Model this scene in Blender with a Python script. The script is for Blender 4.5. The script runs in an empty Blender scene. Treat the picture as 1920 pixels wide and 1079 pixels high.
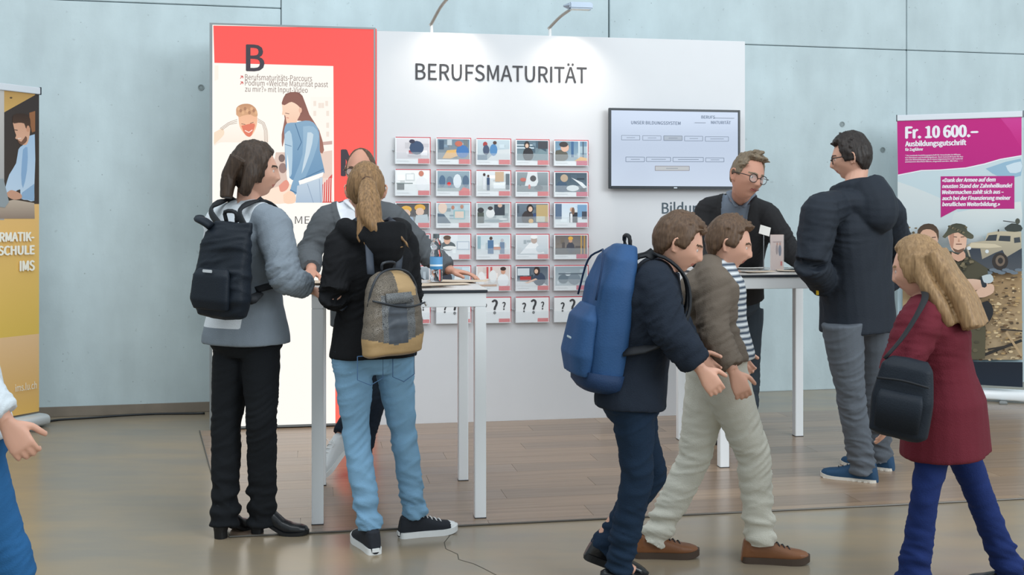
import bpy, bmesh, math, random
import numpy as np
from mathutils import Vector, Matrix, geometry
random.seed(7); rng = np.random.RandomState(5)
SC = bpy.context.scene; COL = SC.collection
PI = math.pi
# ---------------------------------------------------------------- camera, world, lights, exposure
F, CX, HY, EYE = 2100.0, 960.0, 408.0, 1.4
cam = bpy.data.cameras.new('camera'); camo = bpy.data.objects.new('camera', cam); COL.objects.link(camo)
camo.location = (0, 0, EYE); camo.rotation_euler = (PI/2, 0, 0)
cam.sensor_width = 36; cam.lens = 36*F/1920; cam.shift_y = (HY-539.5)/1920; cam.clip_end = 200
SC.camera = camo
SC.view_settings.view_transform = 'Standard'; SC.view_settings.look = 'None'
SC.view_settings.gamma = 1; SC.view_settings.use_curve_mapping = False
SC.view_settings.exposure = 0.0
w = bpy.data.worlds.new('hall_daylight'); SC.world = w; w.use_nodes = True
w.node_tree.nodes['Background'].inputs[0].default_value = (0.80, 0.90, 0.95, 1)
w.node_tree.nodes['Background'].inputs[1].default_value = 0.85
def area(name, loc, target, sx, sy, power, col):
    l = bpy.data.lights.new(name, 'AREA'); l.shape = 'RECTANGLE'; l.size = sx; l.size_y = sy
    l.energy = power; l.color = col
    o = bpy.data.objects.new(name, l); COL.objects.link(o); o.location = loc
    o.rotation_euler = (Vector(target)-Vector(loc)).to_track_quat('-Z', 'Y').to_euler()
    return o
area('window_daylight', (7.5, -1.0, 4.6), (0.5, 7.5, 1.0), 6.0, 3.5, 520, (0.90, 0.96, 1.0))
area('ceiling_daylight', (-1.0, 3.0, 6.5), (0, 6.5, 0.5), 8.0, 3.0, 230, (0.93, 0.97, 1.0))
# ---------------------------------------------------------------- helpers
def lin(c):
    return tuple(((x/255)/12.92 if x/255 <= .04045 else ((x/255+.055)/1.055)**2.4) for x in c[:3])
_M = {}
def mat(name, c, rough=.6, metal=0, noise=0, nscale=8, bump=0, bscale=60, stretch=(1,1,1), spec=None, trans=0, ior=1.45, alpha=1, sheen=0, coat=0):
    if name in _M: return _M[name]
    m = bpy.data.materials.new(name); m.use_nodes = True; _M[name] = m
    nt = m.node_tree; b = nt.nodes['Principled BSDF']; L = lin(c)
    b.inputs['Base Color'].default_value = (*L, 1); b.inputs['Roughness'].default_value = rough
    b.inputs['Metallic'].default_value = metal; b.inputs['IOR'].default_value = ior
    b.inputs['Transmission Weight'].default_value = trans; b.inputs['Alpha'].default_value = alpha
    if spec is not None: b.inputs['Specular IOR Level'].default_value = spec
    if sheen: b.inputs['Sheen Weight'].default_value = sheen
    if coat: b.inputs['Coat Weight'].default_value = coat
    tc = nt.nodes.new('ShaderNodeTexCoord'); mp = nt.nodes.new('ShaderNodeMapping'); mp.inputs['Scale'].default_value = stretch
    nt.links.new(tc.outputs['Object'], mp.inputs[0])
    n = nt.nodes.new('ShaderNodeTexNoise'); n.inputs['Scale'].default_value = nscale; n.inputs['Detail'].default_value = 6
    nt.links.new(mp.outputs[0], n.inputs['Vector'])
    r = nt.nodes.new('ShaderNodeMapRange'); r.inputs[1].default_value = .3; r.inputs[2].default_value = .7
    r.inputs[3].default_value = 1-noise; r.inputs[4].default_value = 1+noise
    nt.links.new(n.outputs[0], r.inputs[0])
    v = nt.nodes.new('ShaderNodeVectorMath'); v.operation = 'SCALE'; v.inputs[0].default_value = L
    nt.links.new(r.outputs[0], v.inputs['Scale']); nt.links.new(v.outputs[0], b.inputs['Base Color'])
    if bump:
        n2 = nt.nodes.new('ShaderNodeTexNoise'); n2.inputs['Scale'].default_value = bscale; n2.inputs['Detail'].default_value = 4
        nt.links.new(mp.outputs[0], n2.inputs['Vector'])
        bp = nt.nodes.new('ShaderNodeBump'); bp.inputs['Strength'].default_value = bump; bp.inputs['Distance'].default_value = .01
        nt.links.new(n2.outputs[0], bp.inputs['Height']); nt.links.new(bp.outputs[0], b.inputs['Normal'])
    return m
def colmat(name, rough=.4, emit=0, spec=.5):
    if name in _M: return _M[name]
    m = bpy.data.materials.new(name); m.use_nodes = True; _M[name] = m
    nt = m.node_tree; b = nt.nodes['Principled BSDF']
    a = nt.nodes.new('ShaderNodeAttribute'); a.attribute_name = 'Col'
    b.inputs['Roughness'].default_value = rough; b.inputs['Specular IOR Level'].default_value = spec
    if emit:
        b.inputs['Base Color'].default_value = (.02, .02, .02, 1)
        nt.links.new(a.outputs[0], b.inputs['Emission Color']); b.inputs['Emission Strength'].default_value = emit
    else: nt.links.new(a.outputs[0], b.inputs['Base Color'])
    return m
def link(name, me, m=None, parent=None):
    o = bpy.data.objects.new(name, me); COL.objects.link(o)
    if m is not None and not me.materials:
        for x in (m if isinstance(m, (list, tuple)) else [m]): me.materials.append(x)
    if parent is not None: o.parent = parent
    return o
def obj(name, bm, m, parent=None, smooth=False):
    me = bpy.data.meshes.new(name); bm.normal_update(); bm.to_mesh(me); bm.free()
    if smooth:
        for p in me.polygons: p.use_smooth = True
    return link(name, me, m, parent)
def empty(name, label, cat, loc=(0,0,0), rotz=0, group=None):
    o = bpy.data.objects.new(name, None); COL.objects.link(o); o.location = loc; o.rotation_euler = (0, 0, rotz)
    return tag(o, label, cat, group)
def tag(o, label, cat, group=None):
    o['label'] = label; o['category'] = cat
    if group: o['group'] = group
    return o
def BM(): return bmesh.new()
def box(bm, x0, x1, y0, y1, z0, z1, bev=0, mi=0, M=None):
    vs = [bm.verts.new((x, y, z)) for x in (x0, x1) for y in (y0, y1) for z in (z0, z1)]
    fs = [bm.faces.new([vs[i] for i in q]) for q in ((0,1,3,2),(4,6,7,5),(0,4,5,1),(2,3,7,6),(0,2,6,4),(1,5,7,3))]
    for f in fs: f.material_index = mi
    if bev:
        es = list({e for f in fs for e in f.edges})
        r = bmesh.ops.bevel(bm, geom=es, offset=bev, segments=2, affect='EDGES')
        vs = list({v for f in r['faces'] for v in f.verts} | {v for v in vs if v.is_valid})
    if M is not None:
        bmesh.ops.transform(bm, matrix=M, verts=[v for v in vs if v.is_valid])
    return vs
def loft(bm, rings, n=16, cap=True, mi=0, power=2.0):
    """rings: (centre, ax, ay) ; ax, ay radius vectors"""
    L = []
    for c, ax, ay in rings:
        row = []
        for i in range(n):
            t = 2*PI*i/n; ct, st = math.cos(t), math.sin(t)
            if power != 2.0:
                ct = math.copysign(abs(ct)**(2/power), ct); st = math.copysign(abs(st)**(2/power), st)
            row.append(bm.verts.new(Vector(c)+Vector(ax)*ct+Vector(ay)*st))
        L.append(row)
    for a, b in zip(L, L[1:]):
        for i in range(n):
            f = bm.faces.new((a[i], a[(i+1)%n], b[(i+1)%n], b[i])); f.material_index = mi
    if cap:
        bm.faces.new(L[0][::-1]).material_index = mi; bm.faces.new(L[-1]).material_index = mi
    return L
def spl(pts, k=4):
    """Catmull-Rom through tuples (any length)"""
    P = [np.array(p, float) for p in pts]; 
    if len(P) < 3: return P
    out = []
    for i in range(len(P)-1):
        a = P[i-1] if i else 2*P[0]-P[1]; b, c = P[i], P[i+1]; d = P[i+2] if i+2 < len(P) else 2*P[-1]-P[-2]
        for j in range(k):
            t = j/k
            out.append(.5*((2*b)+(c-a)*t+(2*a-5*b+4*c-d)*t*t+(3*b-3*c+d-a)*t**3))
    out.append(P[-1]); return out
def tube(bm, pts, rad, n=12, k=4, up=(0,0,1), flat=1.0, mi=0, smooth=True):
    """pts list of points, rad list/number; flat scales the second axis"""
    if not isinstance(rad, (list, tuple)): rad = [rad]*len(pts)
    q = [(*Vector(p), r) for p, r in zip(pts, rad)]
    q = spl(q, k) if smooth else [np.array(x) for x in q]
    C = [Vector(x[:3]) for x in q]; R = [max(x[3], 1e-4) for x in q]; up = Vector(up); rings = []
    for i, c in enumerate(C):
        t = (C[min(i+1, len(C)-1)]-C[max(i-1, 0)]).normalized()
        a = t.cross(up)
        if a.length < .05: a = t.cross(Vector((1, .3, 0)))
        a.normalize(); b = a.cross(t)
        rings.append((c, a*R[i], b*R[i]*flat))
    return loft(bm, rings, n, True, mi)
def ell(bm, c, r, R=None, seg=14, mi=0):
    M = Matrix.Translation(Vector(c)) @ (R.to_4x4() if R is not None else Matrix()) @ Matrix.Diagonal((*r, 1))
    res = bmesh.ops.create_uvsphere(bm, u_segments=seg, v_segments=max(6, seg//2+2), radius=1, matrix=M)
    for f in {f for v in res['verts'] for f in v.link_faces}: f.material_index = mi
def voxel(bm, vs, smooth=2, dec=None, joincaps=True):
    me = bpy.data.meshes.new('tmp'); bmesh.ops.recalc_face_normals(bm, faces=bm.faces); bm.to_mesh(me); bm.free()
    o = bpy.data.objects.new('tmp', me); COL.objects.link(o)
    r = o.modifiers.new('r', 'REMESH'); r.mode = 'VOXEL'; r.voxel_size = vs; r.use_smooth_shade = True
    if smooth:
        s = o.modifiers.new('s', 'SMOOTH'); s.factor = .5; s.iterations = smooth
    if dec:
        d = o.modifiers.new('d', 'DECIMATE'); d.ratio = dec
    dg = bpy.context.evaluated_depsgraph_get(); ev = o.evaluated_get(dg)
    m2 = bpy.data.meshes.new_from_object(ev, depsgraph=dg)
    bpy.data.objects.remove(o); bpy.data.meshes.remove(me)
    m2.materials.clear()
    m2.polygons.foreach_set('use_smooth', [True]*len(m2.polygons))
    return m2
def getco(me):
    a = np.empty(len(me.vertices)*3, np.float32); me.vertices.foreach_get('co', a); return a.reshape(-1, 3).astype(float)
def getno(me):
    a = np.empty(len(me.vertices)*3, np.float32); me.vertices.foreach_get('normal', a); return a.reshape(-1, 3).astype(float)
def setco(me, a): me.vertices.foreach_set('co', a.astype(np.float32).ravel()); me.update()
def fcen(me):
    a = np.empty(len(me.polygons)*3, np.float32); me.polygons.foreach_get('center', a); return a.reshape(-1, 3).astype(float)
def setmi(me, idx): me.polygons.foreach_set('material_index', idx.astype(np.int32)); me.update()
def W3(px, py, s): return Vector(((px-CX)/s, F/s, EYE-(py-HY)/s))
class Board:
    """a vertical plane standing in the hall: o = its foot at the left, u = its horizontal direction"""
    def __init__(s, a, b):
        s.o = Vector((a[0], a[1], 0)); s.u = (Vector((b[0], b[1], 0))-s.o).normalized()
        s.n = Vector((s.u.y, -s.u.x, 0)); s.rot = math.atan2(s.u.y, s.u.x); s.L = (Vector((b[0], b[1], 0))-s.o).length
    def uv(s, px, py, off=0):
        d = Vector(((px-CX)/F, 1, (HY-py)/F)); c = Vector((0, 0, EYE)); p0 = s.o+s.n*off
        t = (p0-c).dot(s.n)/d.dot(s.n); p = c+d*t
        return (p-s.o).dot(s.u), p.z
    def world(s, u, y, z): return s.o+s.u*u-s.n*y+Vector((0, 0, z))
def foot(px, s): return ((px-CX)/s, F/s)
class Art:
    def __init__(s, board=None, off=0, step=.0002):
        s.b = board; s.off = off; s.step = step; s.V = []; s.Fc = []; s.C = []; s.k = 0; s.map = lambda x, y: (x, y)
    def crop(s, x0, y0, scale): s.map = lambda x, y: (x0+x/scale, y0+y/scale)
    def poly(s, pts, c, c2=None, sm=0, clip=None):
        if sm: pts = [tuple(p) for p in spl(list(pts)+[pts[0]], sm)][:-1]
        P = [s.map(*p) for p in pts]
        if s.b: P = [s.b.uv(x, y, s.off) for x, y in P]
        if clip: P = [(min(max(x, clip[0]), clip[1]), min(max(y, clip[2]), clip[3])) for x, y in P]
        y = -(s.off+s.step*(s.k+1)); s.k += 1
        base = len(s.V); zs = [p[1] for p in P]; z0, z1 = min(zs), max(zs)
        for p in P:
            s.V.append((p[0], y, p[1])); t = (p[1]-z0)/max(z1-z0, 1e-6)
            a, b = lin(c), lin(c2 or c); s.C.append(tuple(b[i]*(1-t)+a[i]*t for i in range(3)))
        for t in geometry.tessellate_polygon([[Vector((p[0], p[1], 0)) for p in P]]):
            s.Fc.append(tuple(base+i for i in t))
    def rect(s, x0, y0, x1, y1, c, c2=None, **k): s.poly([(x0, y0), (x1, y0), (x1, y1), (x0, y1)], c, c2, **k)
    def ell(s, cx, cy, rx, ry, c, c2=None, n=18, **k):
        s.poly([(cx+rx*math.cos(2*PI*i/n), cy+ry*math.sin(2*PI*i/n)) for i in range(n)], c, c2, **k)
    def line(s, pts, wd, c):
        for (x0, y0), (x1, y1) in zip(pts, pts[1:]):
            d = math.hypot(x1-x0, y1-y0) or 1; nx, ny = -(y1-y0)/d*wd/2, (x1-x0)/d*wd/2
            s.poly([(x0+nx, y0+ny), (x1+nx, y1+ny), (x1-nx, y1-ny), (x0-nx, y0-ny)], c)
    def mesh(s, name):
        me = bpy.data.meshes.new(name); fs = []
        for f in s.Fc:     # all faces look towards -y (the viewer's side)
            a, b, c = (Vector(s.V[i]) for i in f)
            fs.append(f if (b-a).cross(c-a).y < 0 else f[::-1])
        me.from_pydata(s.V, [], fs)
        at = me.color_attributes.new('Col', 'FLOAT_COLOR', 'POINT')
        at.data.foreach_set('color', np.array([(*c, 1) for c in s.C], np.float32).ravel()); return me
    def build(s, name, m, parent): return link(name, s.mesh(name), m, parent)
try:
    import os
    FONT = bpy.data.fonts.load(os.path.join(bpy.utils.system_resource('DATAFILES'), 'fonts', 'Noto Sans CJK Regular.woff2'))
except Exception: FONT = None
def glyphs(body, shear=0, space=1.0):
    cu = bpy.data.curves.new('t', 'FONT'); cu.body = body; cu.extrude = .0012; cu.shear = shear; cu.space_character = space; cu.resolution_u = 3
    if FONT: cu.font = FONT
    o = bpy.data.objects.new('t', cu); COL.objects.link(o)
    dg = bpy.context.evaluated_depsgraph_get(); me = bpy.data.meshes.new_from_object(o.evaluated_get(dg)); bpy.data.objects.remove(o); return me
CAP = float(getco(glyphs('H'))[:, 1].max())
def text(body, board, x0, x1, ybase, ytop, m, parent, off=.003, bold=0, shear=0, ref=None, name='lettering', space=1.0):
    """real lettering on a board, fitted to the size it has in the photo; bold = stroke growth in em"""
    me = glyphs(body, shear, space); co = getco(me)
    ua, za = board.uv(x0, ybase, 0) if board else (x0, ybase); ub, zb = board.uv(x1, ybase, 0) if board else (x1, ybase)
    zt = board.uv(x0, ytop, 0)[1] if board else ytop
    sz = (zt-za)/CAP; x = co[:, 0]; xa, xb = x.min()-bold, x.max()+bold; sx = (ub-ua)/(xb-xa); slope = (zb-za)/(ub-ua)
    V, Fc = [], []; faces = [tuple(p.vertices) for p in me.polygons]
    sh = [(0, 0)] if bold <= 0 else [(-bold, 0), (bold, 0), (0, bold*.5), (0, -bold*.5)]
    for i, (dx, dy) in enumerate(sh):
        b = len(V); u = (x+dx-xa)*sx+ua
        V += [tuple(v) for v in np.stack([u, -off-.00008*i-co[:, 2]*.5, (co[:, 1]+dy)*sz+za+slope*(u-ua)*0], 1)]; Fc += [tuple(k+b for k in f) for f in faces]
    m2 = bpy.data.meshes.new(name); m2.from_pydata(V, [], Fc); bpy.data.meshes.remove(me); return link(name, m2, m, parent)
# ================================================================ THE SETTING
concrete = mat('raw_concrete', (188,203,207), .75, noise=.07, nscale=2.2, bump=.12, bscale=30)
def rich_concrete():
    m = concrete; nt = m.node_tree; b = nt.nodes['Principled BSDF']
    old = b.inputs['Base Color'].links[0].from_socket
    tc = nt.nodes.new('ShaderNodeTexCoord')
    def noise(sc, mp=(1,1,1), det=8, dist=0):
        mpn = nt.nodes.new('ShaderNodeMapping'); mpn.inputs['Scale'].default_value = mp; nt.links.new(tc.outputs['Object'], mpn.inputs[0])
        n = nt.nodes.new('ShaderNodeTexNoise'); n.inputs['Scale'].default_value = sc; n.inputs['Detail'].default_value = det; n.inputs['Distortion'].default_value = dist
        nt.links.new(mpn.outputs[0], n.inputs['Vector']); return n
    def ramp(src, a, b2, lo, hi):
        r = nt.nodes.new('ShaderNodeMapRange'); r.inputs[1].default_value = a; r.inputs[2].default_value = b2; r.inputs[3].default_value = lo; r.inputs[4].default_value = hi
        nt.links.new(src, r.inputs[0]); return r.outputs[0]
    def mul(v, f):
        q = nt.nodes.new('ShaderNodeVectorMath'); q.operation = 'SCALE'; nt.links.new(v, q.inputs[0]); nt.links.new(f, q.inputs['Scale']); return q.outputs[0]
    v = mul(old, ramp(noise(6, (1,1,.35)).outputs[0], .35, .65, .955, 1.035))
    v = mul(v, ramp(noise(1.1, (1,1,.8), 3).outputs[0], .3, .7, .93, 1.05))
    vo = nt.nodes.new('ShaderNodeTexVoronoi'); vo.inputs['Scale'].default_value = 11; nt.links.new(tc.outputs['Object'], vo.inputs['Vector'])
    v = mul(v, ramp(vo.outputs['Distance'], .03, .06, .62, 1))      # blow holes
    v = mul(v, ramp(noise(24, det=3).outputs[0], .27, .33, .86, 1))
    nt.links.new(v, b.inputs['Base Color'])
rich_concrete()
def ws(px): return 260-(px-385)*.0253
wallB = Board(foot(385, ws(385)), foot(1530, ws(1530)))
U = lambda px: wallB.uv(px, HY+1)[0]
wall = obj('wall_back', BM(), concrete); wall['kind'] = 'structure'
wall.location = wallB.o; wall.rotation_euler = (0, 0, wallB.rot)
bm = BM(); box(bm, U(527)-9.8, U(1700)+7.6, .035, .30, -.05, 5.8); 
me = bpy.data.meshes.new('wall_back'); bm.to_mesh(me); bm.free(); me.materials.append(mat('joint_shadow_concrete', (128,140,143), .9)); wall.data = me  # darker grey concrete backing that shows in the panel joints
cuts = [U(527)-4.9-2.45, U(527)-4.9, U(527)-2.45, U(527), U(1142), U(1700), U(1700)+2.5, U(1700)+5.0]
for i, (a, b) in enumerate(zip(cuts, cuts[1:])):
    zj = 2.93 if i < 3 else 2.785
    ga = .006 if i == 4 else (.0035 if i in (0, 1, 2) else .003); gb = .006 if i == 3 else .003
    for z0, z1 in ((0, zj-.003), (zj+.003, 5.7)):
        bm = BM(); box(bm, a+ga, b-gb, 0, .04, z0, z1, bev=.004); p = obj('concrete_panel', bm, concrete, wall)
for px, py in ((377,164), (1579,233), (1655,281)):                 # formwork tie holes
    u, v = wallB.uv(px, py); bm = BM(); n = 20
    loft(bm, [((u, .001, v), (.022,0,0), (0,0,.022)), ((u, -.005, v), (.022,0,0), (0,0,.022)), ((u, -.005, v), (.015,0,0), (0,0,.015)), ((u, .0, v), (.015,0,0), (0,0,.015))], n, False)
    loft(bm, [((u, 0, v), (.015,0,0), (0,0,.015)), ((u, -.002, v), (.013,0,0), (0,0,.013))], n)
    obj('tie_hole_plug', bm, mat('plug_grey', (140,152,154), .7), wall)
floorm = mat('polished_concrete', (150,141,124), .2, noise=.05, nscale=1.2, bump=.015, bscale=14, spec=.6)
def rich_floor(m):
    nt = m.node_tree; b = nt.nodes['Principled BSDF']; old = b.inputs['Base Color'].links[0].from_socket
    tc = nt.nodes.new('ShaderNodeTexCoord')
    mp = nt.nodes.new('ShaderNodeMapping'); mp.inputs['Scale'].default_value = (.6, 1.6, 1); nt.links.new(tc.outputs['Object'], mp.inputs[0])
    n = nt.nodes.new('ShaderNodeTexNoise'); n.inputs['Scale'].default_value = 2.5; n.inputs['Detail'].default_value = 8; nt.links.new(mp.outputs[0], n.inputs['Vector'])
    cr = nt.nodes.new('ShaderNodeMix'); cr.data_type = 'RGBA'; cr.blend_type = 'MIX'
    r = nt.nodes.new('ShaderNodeMapRange'); r.inputs[1].default_value = .35; r.inputs[2].default_value = .65; nt.links.new(n.outputs[0], r.inputs[0])
    cr.inputs[6].default_value = (*lin((136,126,111)), 1); cr.inputs[7].default_value = (*lin((150,134,110)), 1)
    nt.links.new(r.outputs[0], cr.inputs[0]); nt.links.new(cr.outputs[2], b.inputs['Base Color'])
    r2 = nt.nodes.new('ShaderNodeMapRange'); r2.inputs[3].default_value = .17; r2.inputs[4].default_value = .30; nt.links.new(n.outputs[0], r2.inputs[0]); nt.links.new(r2.outputs[0], b.inputs['Roughness'])
rich_floor(floorm)
bm = BM(); box(bm, -9, 10, -4, 10.6, -.2, 0); fl = obj('floor', bm, floorm); fl['kind'] = 'structure'
# crack in the polished concrete, a thin dark sliver
bm = BM(); pts = [(838,993),(845,1003),(833,1018),(836,1030),(858,1040),(860,1050),(888,1058),(905,1066),(930,1079),(960,1098)]
gp = [W3(x, y, (y-HY)/EYE) for x, y in pts]
for a, b in zip(gp, gp[1:]):
    d = (b-a).normalized(); n = Vector((-d.y, d.x, 0))*.0016
    vs = [bm.verts.new(p+Vector((0,0,.0008))) for p in (a-n, b-n, b+n, a+n)]; bm.faces.new(vs)
obj('crack', bm, mat('crack_dark', (70,66,58), .9), fl)
# baseboard on the left stretch of the wall, black cable lying in front of it
bm = BM(); box(bm, U(-700), U(400), -.018, .0, 0, .07, bev=.003)
bb = obj('baseboard_left', bm, mat('baseboard_brown', (128,118,106), .6, noise=.1)); bb['kind'] = 'structure'; bb.location = wallB.o; bb.rotation_euler = (0,0,wallB.rot)
bm = BM(); tube(bm, [W3(x, y, (y-HY)/EYE)+Vector((0,0,.008)) for x, y in ((75,796),(110,790),(170,786),(240,781),(300,778.5),(360,778),(384,777.5))], .0075, 8)
tag(obj('power_cable', bm, mat('cable_black', (28,32,36), .45), None, True), 'black power cable lying on the floor along the concrete wall', 'cable')
# ---------------------------------------------------------------- vinyl wood floor of the stand
g = lambda x, y: W3(x, y, (y-HY)/EYE)
bA, bB = foot(393, 286.4), foot(1397, 263.2); booth = Board(bA, bB)
inv = Matrix.Rotation(-booth.rot, 4, 'Z') @ Matrix.Translation(-booth.o)
def loc_(p): return inv @ p
cF = loc_(g(430,1009)); cR = loc_(g(1905,938)); cB = loc_(g(375,812))
wood = []
for i, c in enumerate(((142,119,98), (131,111,93), (150,127,105), (138,118,101))):
    m = mat('vinyl_oak_%s' % 'abcd'[i], c, .26, noise=.13, nscale=5, bump=.02, bscale=20, stretch=(.25,5,1), spec=.6); wood.append(m)
wf = bpy.data.objects.new('floor_stand', None); COL.objects.link(wf); wf['kind'] = 'structure'
wf.location = booth.o; wf.rotation_euler = (0,0,booth.rot)
yF0, yF1 = cF.y, cR.y                                            # front edge (slightly skewed)
def left_edge(y): return cF.x+(cB.x-cF.x)*(y-cF.y)/(cB.y-cF.y)
y = .0; rows = 0; PW = .19
right_end = 6.0
while y > min(yF0, yF1)-PW:
    xs = left_edge(y)-.05; off = (rows*.53) % 1.35; x = xs-off
    while x < right_end:
        def ymin(xx): return yF0+(yF1-yF0)*(xx-cF.x)/(cR.x-cF.x)
        pts = [(x+.0008, y-PW+.0008), (x+1.35-.0008, y-PW+.0008), (x+1.35-.0008, y-.0008), (x+.0008, y-.0008)]
        def clip(pts, fn):
            out = []
            for i in range(len(pts)):
                a, b = pts[i-1], pts[i]; fa, fb = fn(a), fn(b)
                if (fa >= 0) != (fb >= 0):
                    t = fa/(fa-fb); out.append((a[0]+(b[0]-a[0])*t, a[1]+(b[1]-a[1])*t))
                if fb >= 0: out.append(b)
            return out
        pts = clip(pts, lambda p: p[0]-left_edge(p[1])); 
        if pts: pts = clip(pts, lambda p: p[1]-ymin(p[0]))
        if len(pts) > 2:
            bm = BM(); lo = [bm.verts.new((*p, .0005)) for p in pts]; up = [bm.verts.new((*p, .005)) for p in pts]
            bm.faces.new(up); n = len(pts)
            for i in range(n): bm.faces.new((lo[i], lo[(i+1)%n], up[(i+1)%n], up[i]))
            obj('plank', bm, wood[(rows*3+int(x*7))%4], wf)
        x += 1.35
    y -= PW; rows += 1
bm = BM(); e0, e1 = Vector((cF.x, yF0, .004)), Vector((right_end, yF0+(yF1-yF0)*(right_end-cF.x)/(cR.x-cF.x), .004))
tube(bm, [e0, e1], .005, 6, smooth=False); tube(bm, [e0, Vector((left_edge(0), 0, .004))], .004, 6, smooth=False)
obj('edge_strip', bm, mat('strip_dark', (88,84,78), .35, metal=.4), wf)
# ================================================================ THE STAND WALL
white = mat('white_laminate', (216,217,220), .42, noise=.008)
alu = mat('satin_aluminium', (196,203,208), .32, metal=.75, noise=.03, nscale=3)
aluL = mat('pale_aluminium', (238,241,243), .36, metal=0)
dark = mat('dark_print', (62,62,66), .5)
red = mat('red_print', (214,44,48), .5)
BH = 2.655
T1 = booth.uv(704, 600)[0]; T2 = booth.uv(1397, 600)[0]; Tr = booth.uv(628, 600)[0]
def on_board(name, label, cat, b, group=None): return empty(name, label, cat, b.o, b.rot, group)
sw = on_board('display_wall', 'tall white exhibition wall with dark heading lettering, carrying card holders and the screen', 'display wall', booth)
bm = BM(); box(bm, T1+.008, T2, 0, .14, .0, BH, bev=.002); obj('panel', bm, white, sw)
text('BERUFSMATURITÄT', booth, 779, 1100, 149, 119, dark, sw, bold=.003)
text('Bildung', booth, 1241, 1325, 400.5, 380.5, mat('text_greygreen', (70,86,96), .5), sw, bold=.004)
# light box
lb = on_board('light_box', 'tall backlit light box with red and white poster, left end of the white stand wall', 'light box', booth)
bm = BM(); box(bm, 0, T1, .02, .50, .012, BH+.02, bev=.002); obj('housing', bm, mat('housing_grey', (176,184,186), .5), lb)
bm = BM()
for x0, x1, z0, z1 in ((0, .018, .012, BH+.02), (T1-.012, T1, .012, BH+.02), (.018, T1-.012, BH+.008, BH+.02), (.018, T1-.012, .012, .026)):
    box(bm, x0, x1, -.006, .022, z0, z1)
obj('frame', bm, mat('frame_grey', (150,156,158), .35, metal=.6), lb)
A = Art(booth, .0005)
REDC = (255,84,72)
uu = lambda px, py: booth.uv(px, py)
A.b = None; A.rect(.018, .026, T1-.012, BH+.008, (255,252,244)); A.b = booth
A.poly([(400,48),(706,54),(706,801),(629,803),(625,124),(402,118)], (255,76,70), (255,108,92))
A.poly([(402,118),(625,124),(625,382),(402,380)], (255,249,240))
A.crop(380, 30, 2.697)
def shade(*c): return c
# background of the printed picture: shelves
A.rect(545,410,655,700, (255,246,236)); 
for x, y in ((560,430),(585,440),(620,430),(560,480),(625,480),(625,540),(625,585),(600,440)): A.rect(x, y, x+14, y+26, (240,225,212))
A.poly([(60,250),(80,250),(80,320),(60,330)], (252,240,226))
A.poly([(590,690),(655,680),(655,945),(590,945)], (232,206,192)); A.poly([(585,640),(655,632),(655,650),(590,655)], (205,170,160))
A.poly([(600,860),(655,800),(655,945),(598,945)], (214,66,62)); 
for k in range(5): A.line([(608+k*11,940),(614+k*10,820)], 4, (250,232,222))
A.poly([(370,690),(430,690),(430,945),(355,945),(330,920)], (222,196,182)); A.ell(400,720,16,20,(120,96,90)); A.ell(405,770,20,26,(150,120,112))
A.poly([(330,880),(440,850),(470,900),(440,945),(290,945)], (252,226,205), sm=3)
# man leaning forward
A.poly([(58,600),(120,545),(180,520),(280,520),(325,560),(332,640),(250,640),(180,640),(90,640),(58,655)], (255,250,240), (250,235,220), sm=3)
A.poly([(58,590),(100,570),(108,600),(70,640),(58,645)], (246,222,196), sm=3)
for k in range(3): A.line([(88+k*5,570+k*4),(130+k*3,540+k*5),(175,524+k*9)], 2.5, (172,150,134)); A.line([(278,520+k*8),(312-k*5,540+k*4),(326-k*7,580),(328-k*7,640)], 2.5, (172,150,134))
A.poly([(180,500),(200,470),(250,470),(275,500),(272,560),(245,608),(215,600),(188,560)], (240,184,146), (248,196,160), sm=4)
A.poly([(170,500),(172,465),(200,447),(240,447),(270,470),(278,505),(262,510),(240,500),(205,505),(185,512)], (196,144,104), (218,168,126), sm=3)
for k in range(9): A.ell(182+k*11, 470+(k%3)*10, 7, 9, (176,126,92) if k%2 else (226,176,132))
A.poly([(196,556),(262,545),(255,585),(240,612),(214,600)], (226,120,92), sm=3); A.line([(214,580),(234,590),(252,577)], 4, (255,240,230)); A.line([(196,546),(216,550)], 3, (120,80,66)); A.line([(240,545),(258,538)], 3, (120,80,66))
# woman in denim
A.poly([(400,440),(420,395),(470,385),(505,405),(540,500),(590,580),(614,680),(590,690),(560,600),(520,540),(470,530),(430,530),(410,640),(402,660),(400,600),(415,520),(405,470)], (128,78,66), (160,104,88), sm=2)
A.poly([(402,450),(440,435),(490,440),(495,490),(480,525),(465,560),(440,560),(440,545),(425,540),(418,505),(402,500),(404,480)], (250,216,190), (244,200,172), sm=3)
A.poly([(400,445),(425,400),(470,390),(500,420),(510,470),(500,500),(490,462),(450,436),(415,452)], (136,84,70), sm=3); A.line([(418,492),(438,496)], 3, (110,70,60)); A.line([(424,515),(436,518)], 3, (206,110,100))
A.ell(494,478,8,14,(236,186,160))
A.poly([(412,580),(425,545),(470,540),(520,530),(560,540),(590,590),(592,680),(615,780),(600,800),(480,830),(440,820),(420,760),(415,660)], (132,168,196), (104,146,182), sm=2)
A.poly([(415,600),(440,580),(455,640),(450,800),(435,800),(418,700)], (178,204,222), sm=2)
A.poly([(508,560),(560,560),(588,610),(560,720),(500,860),(470,905),(440,890),(470,800),(505,700)], (152,184,208), (122,162,194), sm=2)
A.poly([(530,590),(560,600),(540,700),(500,800),(520,690)], (198,216,228), sm=2)
A.line([(468,545),(500,640),(480,680)], 4, (70,112,150)); A.line([(415,650),(450,660)], 3, (84,124,158)); A.line([(495,830),(612,775)], 5, (80,120,156)); A.line([(442,880),(482,900)], 5, (70,112,150))
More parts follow.
